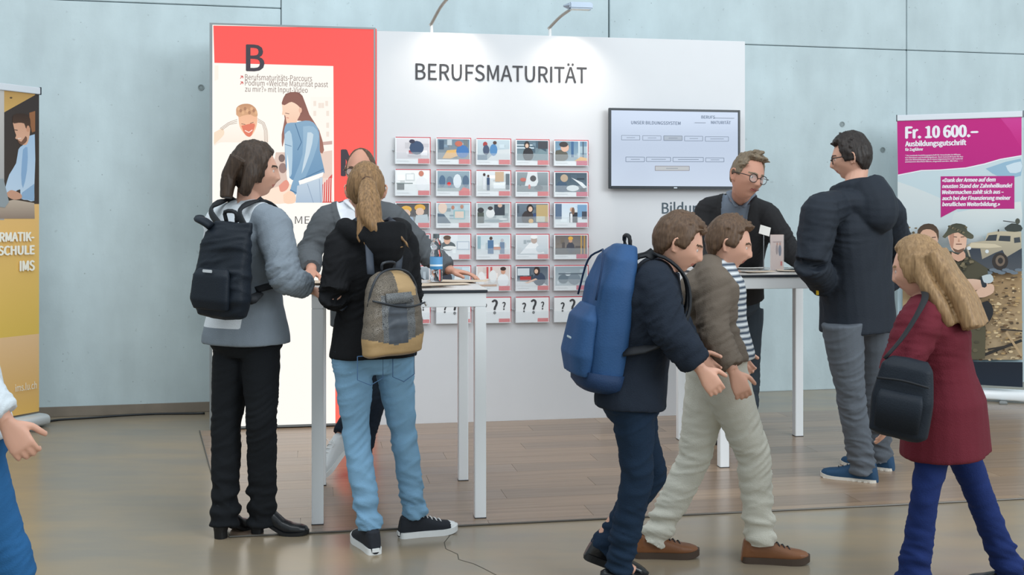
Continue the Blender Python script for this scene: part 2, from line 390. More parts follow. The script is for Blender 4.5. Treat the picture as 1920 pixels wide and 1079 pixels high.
A.poly([(430,700),(440,830),(432,850),(424,800)], (255,250,244)); A.poly([(485,835),(612,790),(606,812),(490,855)], (255,250,246))
A.poly([(478,860),(606,815),(605,945),(470,945)], (196,212,226), (170,190,210)); A.line([(530,850),(560,945)], 3, (140,160,184)); A.line([(590,825),(596,945)], 3, (150,168,190))
A.poly([(408,905),(440,885),(468,905),(466,945),(415,947)], (250,212,184), sm=3); A.poly([(385,860),(420,830),(438,850),(425,880),(395,890)], (230,150,130), sm=3)
A.build('poster_print', colmat('backlit_print', .35, emit=1.0), lb)
glyph = mat('dark_on_light', (66,58,66), .5); glr = mat('arrow_red', (206,64,60), .5); warm = mat('brown_print', (126,104,96), .5)
text('B', booth, 461, 496, 133, 84, glyph, lb, bold=.008)
text('M', booth, 639, 687, 330, 281, glyph, lb, bold=.008)
text('Berufsmaturitäts-Parcours', booth, 459.5, 585, 150, 139.5, warm, lb)
text('Podium «Welche Maturität passt', booth, 459.5, 615, 160.5, 150.5, warm, lb)
text('zu mir?» mit Input-Video', booth, 459.5, 577, 172, 162, warm, lb)
text('MEHR', booth, 553, 612, 420, 406, mat('grey_print', (110,104,104), .5), lb)
for y in (145, 156):
    a = Art(booth, .002); a.line([(450.5, y+2.5), (454.5, y-2)], 1.4, (206,64,60)); a.line([(451, y-2.3), (455.4, y-2.3), (455.4, y+2)], 1.4, (206,64,60)); a.build('arrow', colmat('flat_print', .5), lb)
# screen
tv = on_board('wall_screen', 'flat screen with black frame showing a chart of boxes, mounted on the white wall', 'screen', booth)
x0, z1 = booth.uv(1142, 202, .07); x1, z0 = booth.uv(1388, 354, .07)
z1 = booth.uv(1265, 204.5, .07)[1]; z0 = booth.uv(1265, 354.5, .07)[1]
black = mat('black_plastic', (32,40,48), .3)
bm = BM(); box(bm, x0+.02, x1-.02, -.045, -.001, z0+.02, z1-.02, bev=.004); obj('back_housing', bm, black, tv)
bm = BM(); fr = .016
for a in ((x0, x0+fr, z0, z1), (x1-fr, x1, z0, z1), (x0+fr, x1-fr, z1-fr, z1), (x0+fr, x1-fr, z0, z0+fr*1.2)): box(bm, a[0], a[1], -.072, -.045, a[2], a[3], bev=.002)
obj('bezel', bm, black, tv)
bm = BM(); box(bm, (x0+x1)/2-.012, (x0+x1)/2+.012, -.0735, -.071, z0+.004, z0+.011); obj('maker_badge', bm, mat('badge_silver', (190,196,204), .3, metal=.6), tv)
A = Art(None, .066); A.rect(x0+fr*.9, z0+fr, x1-fr*.9, z1-fr*.9, (182,198,224), (212,226,246)); A.b = booth; A.crop(1100, 180, 3.174)
ink = (96,112,134)
for bx in ((207,235,316,262),(333,237,442,264),(582,240,690,268),(705,243,843,270),(232,364,343,392),(354,365,498,391),(512,366,693,392),(706,369,815,393)):
    A.line([(bx[0],bx[1]),(bx[2],bx[1]+1),(bx[2],bx[3]),(bx[0],bx[3]),(bx[0],bx[1])], 2.6, ink); A.line([(bx[0]+30,(bx[1]+bx[3])/2),(bx[2]-28,(bx[1]+bx[3])/2)], 2.6, ink)
A.rect(457,238,566,266,(168,180,196)); A.line([(457,238),(566,239),(566,266),(457,266),(457,238)], 3, ink); A.line([(485,252),(538,252)], 2.6, ink)
A.rect(405,418,608,445,(198,202,206)); A.line([(405,418),(608,419),(608,445),(405,445),(405,418)], 3, (140,134,140)); A.line([(470,432),(540,432)], 2.4, ink)
A.line([(755,132),(876,134)], 3, (80,94,116)); A.line([(640,160),(706,161)], 3, (80,94,116))
A.build('display', colmat('screen_glow', .12, emit=.86), tv)
tvi = mat('screen_text', (78,92,112), .4)
text('UNSER BILDUNGSSYSTEM', booth, 1178.5, 1270, 234.5, 228.5, tvi, tv, off=.0705)
text('BERUFS', booth, 1309, 1334, 224, 218.5, tvi, tv, off=.0705); text('MATURITÄT', booth, 1327, 1363.5, 234, 228.5, tvi, tv, off=.0705)
# floor socket frame near the base of the wall
sk = on_board('wall_socket', 'small grey framed floor-level socket plate on the white wall', 'socket', booth)
xa, za = booth.uv(1128, 757); xb, zb = booth.uv(1176, 726); bm = BM(); t = .012
for q in ((xa, xb, za, za+t), (xa, xb, zb-t, zb), (xa, xa+t, za+t, zb-t), (xb-t, xb, za+t, zb-t)): box(bm, q[0], q[1], -.012, -.0005, q[2], q[3], bev=.002)
obj('frame', bm, mat('socket_grey', (116,126,132), .5), sk); bm = BM(); box(bm, xa+t, xb-t, -.006, -.0005, za+t, zb-t); obj('plate', bm, white, sk)
# arm spotlights on the wall top
spot_glow = None
for i, (bx, lab) in enumerate(((810, 'arm spotlight on top of the white wall, the one nearer the red light box'), (1033, 'arm spotlight on top of the white wall with its grey lamp head in view'))):
    ub = booth.uv(bx, 50)[0]; hz_ = 1.6 if i == 0 else 1.0; zh = .055+.10*hz_-.254; t = empty('arm_spotlight', lab, 'spotlight', booth.world(ub, .03, BH), booth.rot)
    bm = BM(); tube(bm, [(0,0,0), (0,0,.055)], .011, 12, smooth=False); obj('base', bm, mat('spot_white', (225,225,225), .4), t)
    bm = BM(); tube(bm, [(-.012,0,.05), (.0,-.01,.065), (.05,-.10,.055+.065*hz_), (.10,-.21,.055+.10*hz_)], .0105, 10); obj('arm', bm, mat('arm_beige', (176,168,160), .35, metal=.5), t)
    bm = BM(); bmh = [( -.02,0), (.03,.022), (.17,.022), (.17,-.022), (.03,-.022)]
    box(bm, .075, .235, -.285, -.205, .245+zh, .29+zh, bev=.008); loft(bm, [((.075,-.245,.268+zh), (0,.038,0), (0,0,.02)), ((.04,-.245,.266+zh), (0,.008,0), (0,0,.006))], 12)
    obj('lamp_head', bm, mat('lamp_grey', (158,170,184), .35, metal=.4), t)
    bm = BM(); box(bm, .09, .22, -.275, -.215, .2435+zh, .2448+zh); obj('lens', bm, colmat('lens_dummy') if False else mat('lens_glass', (255,250,240), .2), t)
    l = bpy.data.lights.new('spot_lamp', 'SPOT'); l.energy = 20; l.color = (1, .88, .74); l.spot_size = 2.0; l.spot_blend = 1.0; l.shadow_soft_size = .05
    lo = bpy.data.objects.new('spot_lamp', l); COL.objects.link(lo); lo.parent = t; lo.location = (.155, -.245, .235+zh)
    lo.rotation_euler = (Vector((-.1, .16, -1))).to_track_quat('-Z', 'Y').to_euler()
# ---------------------------------------------------------------- card holders
colx = [(741,806),(818,882),(893,957),(967,1029),(1039,1102)]
rowy0 = [258,318.5,380,440,500,560]; rowy4 = [263.5,322.5,381,440.5,499,558]
cardh = [47.5,46.5,45.5,45,45,45]
acryl = mat('clear_acrylic', (236,242,246), .05, alpha=.14, spec=.6); pin = mat('chrome_pin', (200,206,210), .25, metal=.9)
acr2 = acryl
SK, SK2 = (232,186,158), (214,160,130)
def person_(a, x, y, h, top, hair, skin=SK, lean=0):
    a.poly([(x-h*.42,y-h),(x-h*.38,y-h*.5),(x-h*.15,y-h*.36),(x+h*.15,y-h*.36),(x+h*.4,y-h*.5),(x+h*.44,y-h)], top, sm=2)
    a.ell(x+lean,y-h*.16,h*.15,h*.2,skin,n=10); a.poly([(x+lean-h*.17,y-h*.16),(x+lean-h*.15,y+h*.04),(x+lean+h*.12,y+h*.06),(x+lean+h*.18,y-h*.12),(x+lean+h*.06,y-h*.04)], hair, sm=2)
def P_(*ps): return ps
CARDS = [
 ('a worker in dark overalls bending over a red machine', (226,222,226),(214,208,212), [('P',.50,.95,.0,(120,108,110)),('b',(.38,.25,.62,.42),(176,60,70)),('o',(.62,.55,.22,.34),(64,82,112)),('o',(.48,.86,.09,.1),(60,60,80)),('b',(.35,.1,.75,.22),(196,190,196))]),
 ('a yellow wooden board in a busy workshop', (110,132,150),(140,146,150), [('q',[(.15,.05),(.3,.45),(.62,.5),(.66,.2),(.4,.04)],(226,180,110)),('b',(.05,.5,.2,.95),(70,90,112)),('o',(.78,.4,.2,.32),(70,120,180)),('o',(.66,.78,.12,.14),(196,110,90)),('b',(.3,.7,.45,.98),(190,200,206))]),
 ('two seated people by a long light desk', (196,212,220),(176,190,198), [('q',[(.3,.0),(.6,.5),(1,.55),(1,0)],(214,218,220)),('o',(.5,.5,.12,.3),(82,136,186)),('o',(.54,.86,.06,.09),(80,56,48)),('o',(.24,.78,.07,.13),(170,64,64)),('o',(.27,.5,.1,.25),(70,84,110)),('b',(0,.0,.3,.25),(104,130,150))]),
 ('a woman in black beside a truck window', (86,110,126),(130,150,156), [('b',(0,.6,.55,.66),(210,224,232)),('b',(0,.75,.5,.8),(220,230,236)),('b',(.68,.6,1,.97),(60,62,70)),('o',(.36,.3,.17,.36),(34,32,38)),('o',(.32,.78,.09,.2),(40,34,34)),('o',(.32,.74,.055,.11),(226,190,166)),('q',[(.5,.0),(.75,.6),(1,.4),(1,0)],(118,142,150))]),
 ('a person in olive beside blue shelving and yellow boxes', (96,136,166),(150,170,180), [('b',(.5,.2,.58,1),(50,96,140)),('b',(.72,.1,.78,1),(196,210,216)),('b',(.86,.1,.9,1),(70,90,110)),('o',(.15,.25,.26,.32),(88,86,74)),('o',(.3,.68,.13,.22),(226,180,156)),('o',(.26,.84,.14,.14),(52,40,38)),('q',[(.6,.0),(.8,.22),(1,.15),(1,0)],(232,176,80))]),
 ('a person in white working at a lab bench', (250,250,250),(236,238,238), [('b',(.28,.5,.56,.86),(214,218,218)),('b',(.31,.55,.53,.82),(246,246,246)),('o',(.78,.35,.18,.36),(240,240,242)),('o',(.76,.86,.08,.14),(206,130,110)),('b',(.02,.05,.24,.35),(70,76,76)),('b',(0,.35,.5,.4),(150,160,160))]),
 ('a crowd of people in a bright workshop', (150,170,182),(120,140,156), [('o',(.15,.5,.1,.3),(86,112,140)),('o',(.38,.45,.11,.3),(110,130,150)),('o',(.62,.5,.13,.36),(222,230,236)),('o',(.88,.5,.1,.3),(90,112,136)),('o',(.36,.36,.06,.1),(220,50,50)),('q',[(.7,.0),(.8,.2),(1,.1),(1,0)],(224,90,80)),('b',(0,.0,.7,.16),(170,180,180))]),
 ('two carers standing by a hospital bed', (226,232,236),(206,210,210), [('b',(.55,.5,.82,1),(206,176,146)),('b',(.88,.1,1,.9),(106,116,124)),('b',(.5,.15,.86,.45),(240,244,246)),('b',(.29,.05,.38,.7),(56,78,110)),('o',(.335,.78,.035,.07),(80,56,50)),('b',(.17,.1,.25,.75),(226,228,232)),('o',(.21,.85,.04,.08),(70,50,48))]),
 ('a bald man bending over planted soil', (150,160,166),(110,124,130), [('q',[(.25,.3),(.35,1),(.65,1),(.68,.5),(.6,.2),(.4,.3)],(222,226,228)),('o',(.52,.68,.1,.16),(86,84,86)),('b',(0,0,1,.28),(120,132,136)),('o',(.2,.62,.1,.1),(196,110,100)),('o',(.4,.25,.04,.12),(206,86,76)),('o',(.7,.2,.14,.14),(86,98,106))]),
 ('a woman repairing an engine bay', (60,80,96),(90,110,122), [('o',(.2,.25,.18,.34),(60,86,112)),('o',(.28,.72,.12,.2),(190,166,140)),('q',[(.5,.75),(.85,.5),(1,.25),(.9,.2),(.7,.5)],(230,234,236)),('o',(.55,.2,.2,.16),(222,228,230)),('b',(.78,.02,.95,.2),(34,38,46))]),
 ('two workers in yellow helmets', (86,82,84),(120,120,120), [('o',(.3,.7,.17,.18),(230,178,84)),('o',(.3,.5,.13,.2),(222,190,170)),('o',(.72,.78,.17,.18),(226,172,80)),('o',(.72,.58,.13,.2),(226,196,178)),('q',[(.0,.0),(.2,.4),(.5,.3),(.55,0)],(150,176,206)),('q',[(.55,.0),(.6,.4),(.95,.45),(1,0)],(190,200,206))]),
 ('a person on the phone near a desk meeting', (176,192,200),(206,214,214), [('b',(.5,.2,.86,.66),(150,190,196)),('b',(.54,.26,.82,.6),(226,206,192)),('o',(.16,.78,.14,.3),(230,206,190)),('q',[(.0,.0),(.0,.5),(.2,.45),(.42,0)],(90,108,126)),('o',(.48,.8,.05,.1),(190,130,110)),('o',(.76,.84,.05,.1),(190,140,120))]),
 ('three cooks around a counter of plates', (166,178,182),(200,208,208), [('b',(.52,.4,.85,.95),(58,66,76)),('o',(.7,.9,.07,.1),(216,180,160)),('b',(.0,.0,.2,.55),(84,90,84)),('o',(.1,.66,.1,.14),(60,60,64)),('o',(.4,.5,.14,.25),(230,232,232)),('o',(.4,.76,.08,.1),(70,64,66)),('o',(.5,.12,.3,.08),(150,166,172)),('o',(.8,.2,.14,.05),(226,230,230))]),
 ('a smiling woman holding a blue cup', (110,126,140),(90,100,112), [('b',(.62,.05,1,.95),(196,170,120)),('b',(.62,.05,.9,.35),(206,206,190)),('o',(.35,.25,.2,.4),(58,50,52)),('o',(.42,.74,.11,.24),(44,34,34)),('o',(.43,.72,.07,.14),(232,196,172)),('b',(.52,.26,.62,.5),(52,76,122)),('o',(.45,.1,.08,.12),(222,176,90))]),
 ('a woman in a black blazer in a bright corridor', (206,222,236),(232,238,240), [('b',(0,.2,.2,1),(90,112,140)),('b',(.7,.3,1,.95),(120,160,196)),('b',(.84,.2,1,.6),(64,70,84)),('b',(.45,.02,.7,.55),(38,42,52)),('b',(.47,.02,.54,.5),(236,236,238)),('o',(.52,.7,.06,.12),(214,170,146)),('o',(.56,.62,.05,.2),(120,90,72))]),
 ('a dim street scene with a masked worker', (86,96,106),(120,120,124), [('b',(.1,.1,.4,.7),(60,70,82)),('o',(.3,.75,.08,.14),(220,190,170)),('b',(.5,.1,.9,.5),(150,150,150)),('b',(.6,.55,.9,.9),(180,190,196))]),
 ('a young man reading at a computer desk', (222,228,232),(236,240,242), [('b',(.6,.25,1,.7),(190,200,212)),('b',(.63,.3,.97,.65),(226,232,238)),('o',(.32,.45,.24,.24),(96,106,110)),('o',(.38,.36,.22,.1),(238,238,236)),('o',(.3,.74,.1,.2),(226,180,156)),('o',(.3,.88,.12,.12),(104,82,70))]),
 ('a carer walking an old patient in a hallway', (206,220,226),(226,230,232), [('b',(.32,.05,.5,.75),(86,122,160)),('o',(.42,.85,.05,.09),(86,66,60)),('b',(.7,.05,.84,.65),(120,140,166)),('o',(.77,.75,.05,.08),(190,190,196)),('b',(0,.3,.1,.95),(150,180,190)),('b',(.5,.25,.72,.4),(206,150,130))]),
 ('a cleaner in a white cap under a white cloth', (220,224,228),(196,206,212), [('q',[(.1,.05),(.4,.6),(.6,.7),(.9,.05)],(240,242,244)),('o',(.55,.75,.1,.18),(190,170,160)),('o',(.55,.92,.12,.1),(246,246,246)),('o',(.75,.3,.14,.2),(206,214,220))]),
 ('a builder in a yellow helmet on scaffolding', (110,104,104),(150,140,130), [('b',(0,0,1,.35),(84,80,80)),('o',(.48,.35,.13,.3),(70,72,84)),('o',(.48,.72,.06,.1),(206,160,130)),('o',(.48,.85,.08,.1),(230,176,70)),('b',(.8,.0,.84,1),(200,160,90)),('b',(.9,.0,.94,1),(196,150,80))]),
 ('a dark hill shape under pale sky', (170,180,188),(60,66,76), [('o',(.5,.2,.4,.4),(44,52,64)),('b',(0,0,1,.22),(54,62,72))]),
 ('a couple studying documents at a window', (190,206,214),(160,178,190), [('o',(.3,.4,.16,.34),(60,64,76)),('o',(.3,.8,.07,.12),(206,160,140)),('o',(.68,.4,.16,.3),(232,234,236)),('o',(.68,.76,.07,.12),(110,84,70))]),
 ('two people in white before a red striped wall', (226,212,206),(222,218,216), [('b',(.28,.4,.34,1),(206,80,80)),('b',(.4,.4,.46,1),(206,90,88)),('o',(.12,.4,.12,.36),(240,238,238)),('o',(.48,.5,.12,.34),(236,236,236)),('o',(.8,.3,.18,.34),(238,240,242)),('o',(.8,.76,.07,.15),(214,160,134)),('o',(.8,.9,.09,.1),(60,46,44)),('b',(.0,.0,.6,.1),(196,150,110))]),
 ('a woman with long dark hair drawing at a table', (86,98,112),(130,140,150), [('b',(.02,.55,.4,.92),(210,218,224)),('b',(.1,.3,.45,.5),(190,60,60)),('q',[(0,.0),(.0,.25),(.8,.2),(1,0)],(226,228,230)),('o',(.72,.35,.2,.34),(60,74,98)),('o',(.64,.78,.1,.24),(52,38,38)),('o',(.62,.76,.06,.12),(232,190,166)),('q',[(.25,.18),(.6,.4),(.66,.34),(.35,.14)],(232,190,166))]),
 ('a grey workshop with machine wheels', (150,166,176),(190,200,206), [('o',(.25,.35,.16,.24),(110,126,138)),('o',(.6,.35,.2,.3),(130,144,156)),('b',(.1,.6,.9,.66),(96,110,122))]),
]
rown = ['top', 'second', 'third', 'fourth', 'fifth', 'bottom']; coln = ['leftmost', 'second from left', 'middle', 'second from right', 'rightmost']
cardm = colmat('card_print', .3); cardw = mat('card_white', (236,238,240), .45); cardr = mat('card_red_edge', (196,44,58), .5)
k = 0
for r in range(6):
    for c in range(5):
        f = c/4; ya = rowy0[r]*(1-f)+rowy4[r]*f; hh = cardh[r]*(1-.04*f)
        xa, za = booth.uv(colx[c][0], ya, .03); xb, zb = booth.uv(colx[c][1], ya+hh, .03)
        zt, zl = za, zb
        if r < 5: desc = CARDS[r*5+c][0]; pic = 'the card picturing '+desc
        else: desc = 'three grey question marks'; pic = 'the question-mark card, %s of the bottom row' % coln[c]
        h = on_board('card_holder', 'wall pocket with '+pic.replace('the card picturing', 'card of'), 'card holder', booth, 'acrylic card holders on the white wall')
        x0_, x1_ = xa-.006, xb+.004
        bm = BM(); box(bm, x0_, x1_, -.0340, -.0325, zl-.012, zl+(zt-zl)*.42); box(bm, x0_, x1_, -.006, -.0045, zl-.012, zt+.004)
        box(bm, x0_, x1_, -.0325, -.006, zl-.012, zl-.0105); box(bm, x0_, x0_+.0015, -.0325, -.006, zl-.0105, zt-.03); obj('pocket', bm, acryl, h)
        for sx in (x0_-.007, x1_+.007):
            bm = BM(); zc = (zt+zl)/2; tube(bm, [(sx,-.0005,zc),(sx,-.016,zc)], .0035, 8, smooth=False); tube(bm, [(sx-.006,-.013,zc),(sx+.006,-.013,zc)], .002, 6, smooth=False); obj('clip_pin', bm, pin, h)
        tilt = random.uniform(-.012, .012)
        if r < 5: lb2 = 'postcards showing '+desc
        else: lb2 = 'stack of white question-mark postcards, %s of the bottom row' % coln[c]
        cd = tag(bpy.data.objects.new('postcard_stack', None), lb2, 'postcards', 'postcards in the wall holders'); COL.objects.link(cd)
        zc0 = zl-.009; cd.location = booth.world((xa+xb)/2, 0, zc0+.0005); cd.rotation_euler = (0, 0, booth.rot)
        wv, hv = (xb-xa)/2, zt-zl+.008
        th = .008+.010*random.random(); yf = -.030
        bm = BM(); box(bm, -wv, wv, yf, yf+th, 0, hv); obj('cards', bm, cardw, cd)
        bm = BM(); box(bm, -wv+.003, wv+.0055, yf+.0004, yf+th-.001, .004, hv+.0055); obj('red_backed_cards', bm, cardr, cd)
        a = Art(None, 0, .00012); a.off = -yf+.0002
        px0, px1, pz0, pz1 = -wv+.008, wv-.006, hv*.19, hv-.005; pw, ph = px1-px0, pz1-pz0
        a.rect(-wv, 0, wv, hv, (238,240,242))
        if r < 5:
            _, bg1, bg2, items = CARDS[r*5+c]
            a.rect(px0, pz0, px1, pz1, bg1, bg2); cl = (px0, px1, pz0, pz1)
            rr = random.Random(r*31+c)
            for _i in range(7):
                qx, qy, ww, hh2 = rr.random()*.85, rr.random()*.7, .05+rr.random()*.2, .05+rr.random()*.35; base = bg1 if rr.random() < .5 else bg2; dl = rr.randint(-34, 30)
                cc = tuple(max(0, min(255, v+dl)) for v in base); a.rect(px0+qx*pw, pz0+qy*ph, px0+(qx+ww)*pw, pz0+(qy+hh2)*ph, cc, clip=cl)
            for it in items:
                if it[0] == 'b': q = it[1]; a.rect(px0+q[0]*pw, pz0+q[1]*ph, px0+q[2]*pw, pz0+q[3]*ph, it[2], clip=cl)
                elif it[0] == 'o': q = it[1]; a.ell(px0+q[0]*pw, pz0+q[1]*ph, q[2]*pw, q[3]*ph, it[2], n=12, clip=cl)
                elif it[0] == 'q': a.poly([(px0+x*pw, pz0+y*ph) for x, y in it[1]], it[2], clip=cl)
            a.rect(wv*.32, .004, wv-.004, pz0+.002, (220,62,66) if c < 4 else (206,52,96))
            a.line([(-wv+.012, pz0*.55), (-wv*.2, pz0*.55)], .0022, (180,184,188))
        else:
            a.rect(wv*.32, .004, wv-.004, pz0-.004, (220,62,66))
        a.build('picture', cardm, cd)
        if r == 5:
            for qx, qs, qz in ((-.62, .44, .42), (-.10, .66, .36), (.52, .36, .52)):
                o = text('?', None, qx*wv, qx*wv+qs*.55*wv, hv*qz, hv*(qz+qs*.82), dark, cd, off=-yf+.0016, bold=.012, name='question_mark')
        k += 1
# ================================================================ HIGH TABLES
def high_table(lab, FL, FR, BL, ztop, L=.80):
    FLp = Vector(FL); ux = (Vector(FR)-FLp).normalized(); cen = (Vector(FR)+Vector(BL))/2
    rot = math.atan2(ux.y, ux.x); hx = (Vector(FR)-FLp).length/2; hy = (Vector(BL)-FLp).length/2; lw = .0265
    t = empty('high_table', lab, 'table', (cen.x, cen.y, 0), rot, 'aluminium high tables')
    for sx in (-1, 1):
        for sy in (-1, 1):
            bm = BM(); box(bm, sx*hx-lw, sx*hx+lw, sy*hy-lw, sy*hy+lw, .006, ztop-.082, bev=.003); lg = obj('leg', bm, aluL, t)
            bm = BM(); box(bm, sx*hx-lw-.001, sx*hx+lw+.001, sy*hy-lw-.001, sy*hy+lw+.001, .0, .009); obj('foot_cap', bm, black, lg)
    for sy in (-1, 1):
        bm = BM(); box(bm, -hx-lw, hx+lw, sy*hy-lw, sy*hy+lw, ztop-.082, ztop-.017, bev=.002); obj('apron_rail', bm, aluL, t)
    for sx in (-1, 1):
        bm = BM(); box(bm, sx*hx-lw, sx*hx+lw, -hy+lw, hy-lw, ztop-.082, ztop-.017, bev=.002); obj('apron_rail', bm, aluL, t)
    bm = BM(); box(bm, -hx-lw-.006, hx+lw+.006, -hy-lw-.006, hy+lw+.006, ztop-.017, ztop-.004, bev=.001); tt = obj('table_top', bm, mat('top_dark_edge', (44,50,58), .4), t)
    bm = BM(); box(bm, -hx-lw-.005, hx+lw+.005, -hy-lw-.005, hy+lw+.005, ztop-.004, ztop); obj('laminate', bm, mat('table_white', (222,218,214), .25), tt)
    return t, cen, rot
P2 = lambda x, s: ((x-CX)/s, F/s)
TZ = 1.068
t1, c1, r1 = high_table('silver high table on square legs holding the water bottle', P2(617,410.7), P2(920,402), P2(583,360), TZ)
t2, c2, r2 = high_table('silver high table with standing leaflets in front of the smiling man', P2(1366,335), P2(1609,329), P2(1268.5,298.6), 1.082)
# ================================================================ ROLL-UP BANNERS
flat = colmat('banner_print', .38)
def rollup(lab, a, b, z0, z1, base_h=.10):
    B = Board(a, b); t = on_board('rollup_banner', lab, 'banner', B); L = B.L
    bm = BM(); loft(bm, [((-.03, .0, base_h*.5), (0,.075,0), (0,0,base_h*.42)), ((L+.03, .0, base_h*.5), (0,.075,0), (0,0,base_h*.42))], 20, power=3); obj('base_case', bm, aluL, t, True)
    for x in (.12, L-.16):
        bm = BM(); box(bm, x, x+.055, -.17, .16, .0, .014, bev=.004); obj('foot', bm, mat('foot_grey', (150,152,150), .4, metal=.5), t)
    bm = BM(); tube(bm, [(L/2, .03, base_h*.8), (L/2, .03, z1-.01)], .011, 10, smooth=False); obj('support_pole', bm, alu, t)
    bm = BM(); box(bm, -.004, L+.004, -.012, .014, z1-.045, z1, bev=.003); obj('top_rail', bm, mat('rail_white', (226,230,236), .3, metal=.2), t)
    for x in (-.009, L+.004):
        bm = BM(); box(bm, x, x+.005, -.014, .016, z1-.048, z1+.003); obj('end_cap', bm, black, t)
    bm = BM(); box(bm, .0, L, -.001, .002, z0, z1-.03); obj('sheet', bm, mat('banner_back', (206,208,210), .6), t)
    return B, t
B, t = rollup('magenta and white roll-up banner with soldier and off-road vehicle, far right', foot(1683, 238), foot(1917, 248), .12, 2.205)
A = Art(B, .001); W_, L_ = 2.205, B.L
A.b = None; A.rect(0, .13, L_, 2.16, (206,220,224), (172,198,210)); A.b = B
A.crop(1660, 190, 3.719)
R = 950
A.poly([(85,560),(300,640),(500,760),(500,1010),(85,1010)], (216,222,222), (196,210,216), sm=2, clip=(0, L_, .13, 2.16)); A.poly([(480,780),(945,700),(945,900),(480,940)], (222,226,224), (200,212,216), sm=2, clip=(0,L_,.13,2.16))
A.poly([(700,470),(945,400),(945,520),(800,530)], (150,184,206), sm=2, clip=(0,L_,.13,2.16)); A.poly([(840,450),(945,420),(945,490),(870,500)], (206,222,232), sm=2, clip=(0,L_,.13,2.16))
A.poly([(88,512),(250,480),(380,476),(560,462),(690,434),(800,402),(950,376),(950,384),(800,410),(690,443),(560,470),(380,483),(250,488),(88,520)], (238,240,244))
MAG = (196,14,124)
A.poly([(82,112),(950,95),(950,376),(800,402),(690,434),(560,462),(380,476),(250,480),(88,512)], MAG, (190,20,126))
A.poly([(800,98),(950,95),(950,330),(870,200)], (208,54,146), MAG, clip=(0,L_,.13,2.16))
A.poly([(386,524),(900,521),(900,750),(500,752),(386,812)], (186,32,126))
A.crop(1660, 400, 2.915)
C_ = (0, L_, .13, 2.16)
A.poly([(96,130),(200,150),(300,210),(520,190),(745,210),(745,330),(96,330)], (146,160,158), (176,190,190), sm=2, clip=C_)
A.poly([(450,150),(500,120),(540,135),(540,190),(440,190)], (206,214,216), sm=2)
rr = random.Random(4)
for k in range(130): A.ell(98+rr.random()*rr.random()*90, 60+k*1.8+rr.random()*20, 4+rr.random()*5, 3+rr.random()*4, ((128,112,84), (150,130,96), (100,92,72))[k % 3], n=7, clip=C_)
A.poly([(96,300),(400,330),(600,322),(745,312),(755,800),(96,800)], (166,136,98), (186,164,132), clip=C_)
for k in range(230):
    x = 520+rr.random()*225; y = 330+rr.random()*470; A.ell(x, y, 4+rr.random()*12, 2+rr.random()*5, ((206,178,134), (120,94,66), (188,156,110), (92,76,58), (224,200,160))[k % 5], n=6, clip=C_)
A.line([(540,770),(745,690)], 16, (46,44,42)); A.line([(560,740),(700,715)], 10, (56,50,46)); A.line([(660,645),(745,775)], 13, (186,158,122)); A.line([(630,630),(748,640)], 8, (60,52,46))
# vehicle
A.poly([(440,180),(470,160),(545,150),(560,108),(610,98),(742,100),(745,300),(690,320),(590,310),(520,290),(460,240)], (196,184,158), (150,140,124))
A.poly([(548,150),(566,120),(612,116),(606,150)], (60,66,72)); A.poly([(618,150),(626,122),(684,124),(682,154)], (60,66,72)); A.poly([(702,134),(734,130),(738,158),(704,162)], (64,70,76))
A.poly([(455,190),(520,192),(530,250),(600,215),(640,200),(660,240),(745,190),(745,300),(640,330),(560,300),(470,245)], (54,62,74), (84,88,94)); A.poly([(470,160),(600,168),(640,185),(560,190),(455,186)], (214,200,172)); A.ell(627,262,44,48,(52,46,44)); A.ell(628,258,26,30,(120,104,90)); A.ell(629,258,14,17,(50,46,44))
A.ell(458,190,12,10,(226,232,236)); A.ell(556,208,10,10,(220,226,230)); A.poly([(650,80),(690,55),(740,66),(742,98),(665,98)], (60,66,62), sm=2); A.line([(643,42),(720,52)], 5, (60,62,60)); A.ell(722,44,13,16,(80,82,72)); A.rect(614,88,622,100,(60,60,60))
for k in range(10): A.ell(520+k*23, 308+(k%3)*8, 22, 9, (110,122,134), n=8, clip=C_)
# soldier
CAM = ((78,74,58), (104,96,74), (56,56,46), (128,116,90))
A.poly([(300,240),(350,205),(420,225),(480,250),(560,300),(560,340),(500,460),(520,560),(550,620),(545,790),(440,795),(360,790),(370,620),(370,480),(330,330)], CAM[0], (92,86,66), clip=C_)
for k in range(90):
    x = 330+rr.random()*190; y = 235+rr.random()*545
    if x > 480 and y < 330: continue
    A.ell(x, y, 5+rr.random()*12, 4+rr.random()*9, CAM[k % 4], n=7, clip=C_)
A.poly([(500,500),(560,475),(590,520),(580,570),(540,610),(505,570)], (38,40,44), sm=2)
A.poly([(345,130),(352,105),(440,105),(446,150),(436,195),(400,212),(366,198)], (226,178,152), (236,196,172), sm=3); A.poly([(352,110),(378,108),(372,190),(356,170)], (190,140,118), sm=2)
A.line([(388,168),(420,168)], 5, (110,70,58)); A.line([(376,128),(394,130)], 4, (70,54,46)); A.line([(414,130),(434,128)], 4, (70,54,46)); A.poly([(404,135),(410,155),(398,156)], (200,146,120)); A.poly([(368,186),(400,200),(434,188),(420,212),(386,212)], (120,90,74), sm=2)
A.poly([(314,128),(340,95),(352,70),(390,55),(440,66),(450,96),(482,118),(480,138),(450,136),(400,104),(350,120),(330,136)], (66,68,56), (92,90,72), sm=2)
for k in range(14): A.ell(352+k*7, 72+(k*37%34), 8, 6, CAM[k % 4], n=7)
A.poly([(366,210),(400,225),(430,205),(440,240),(400,262),(366,236)], (214,168,144), sm=2)
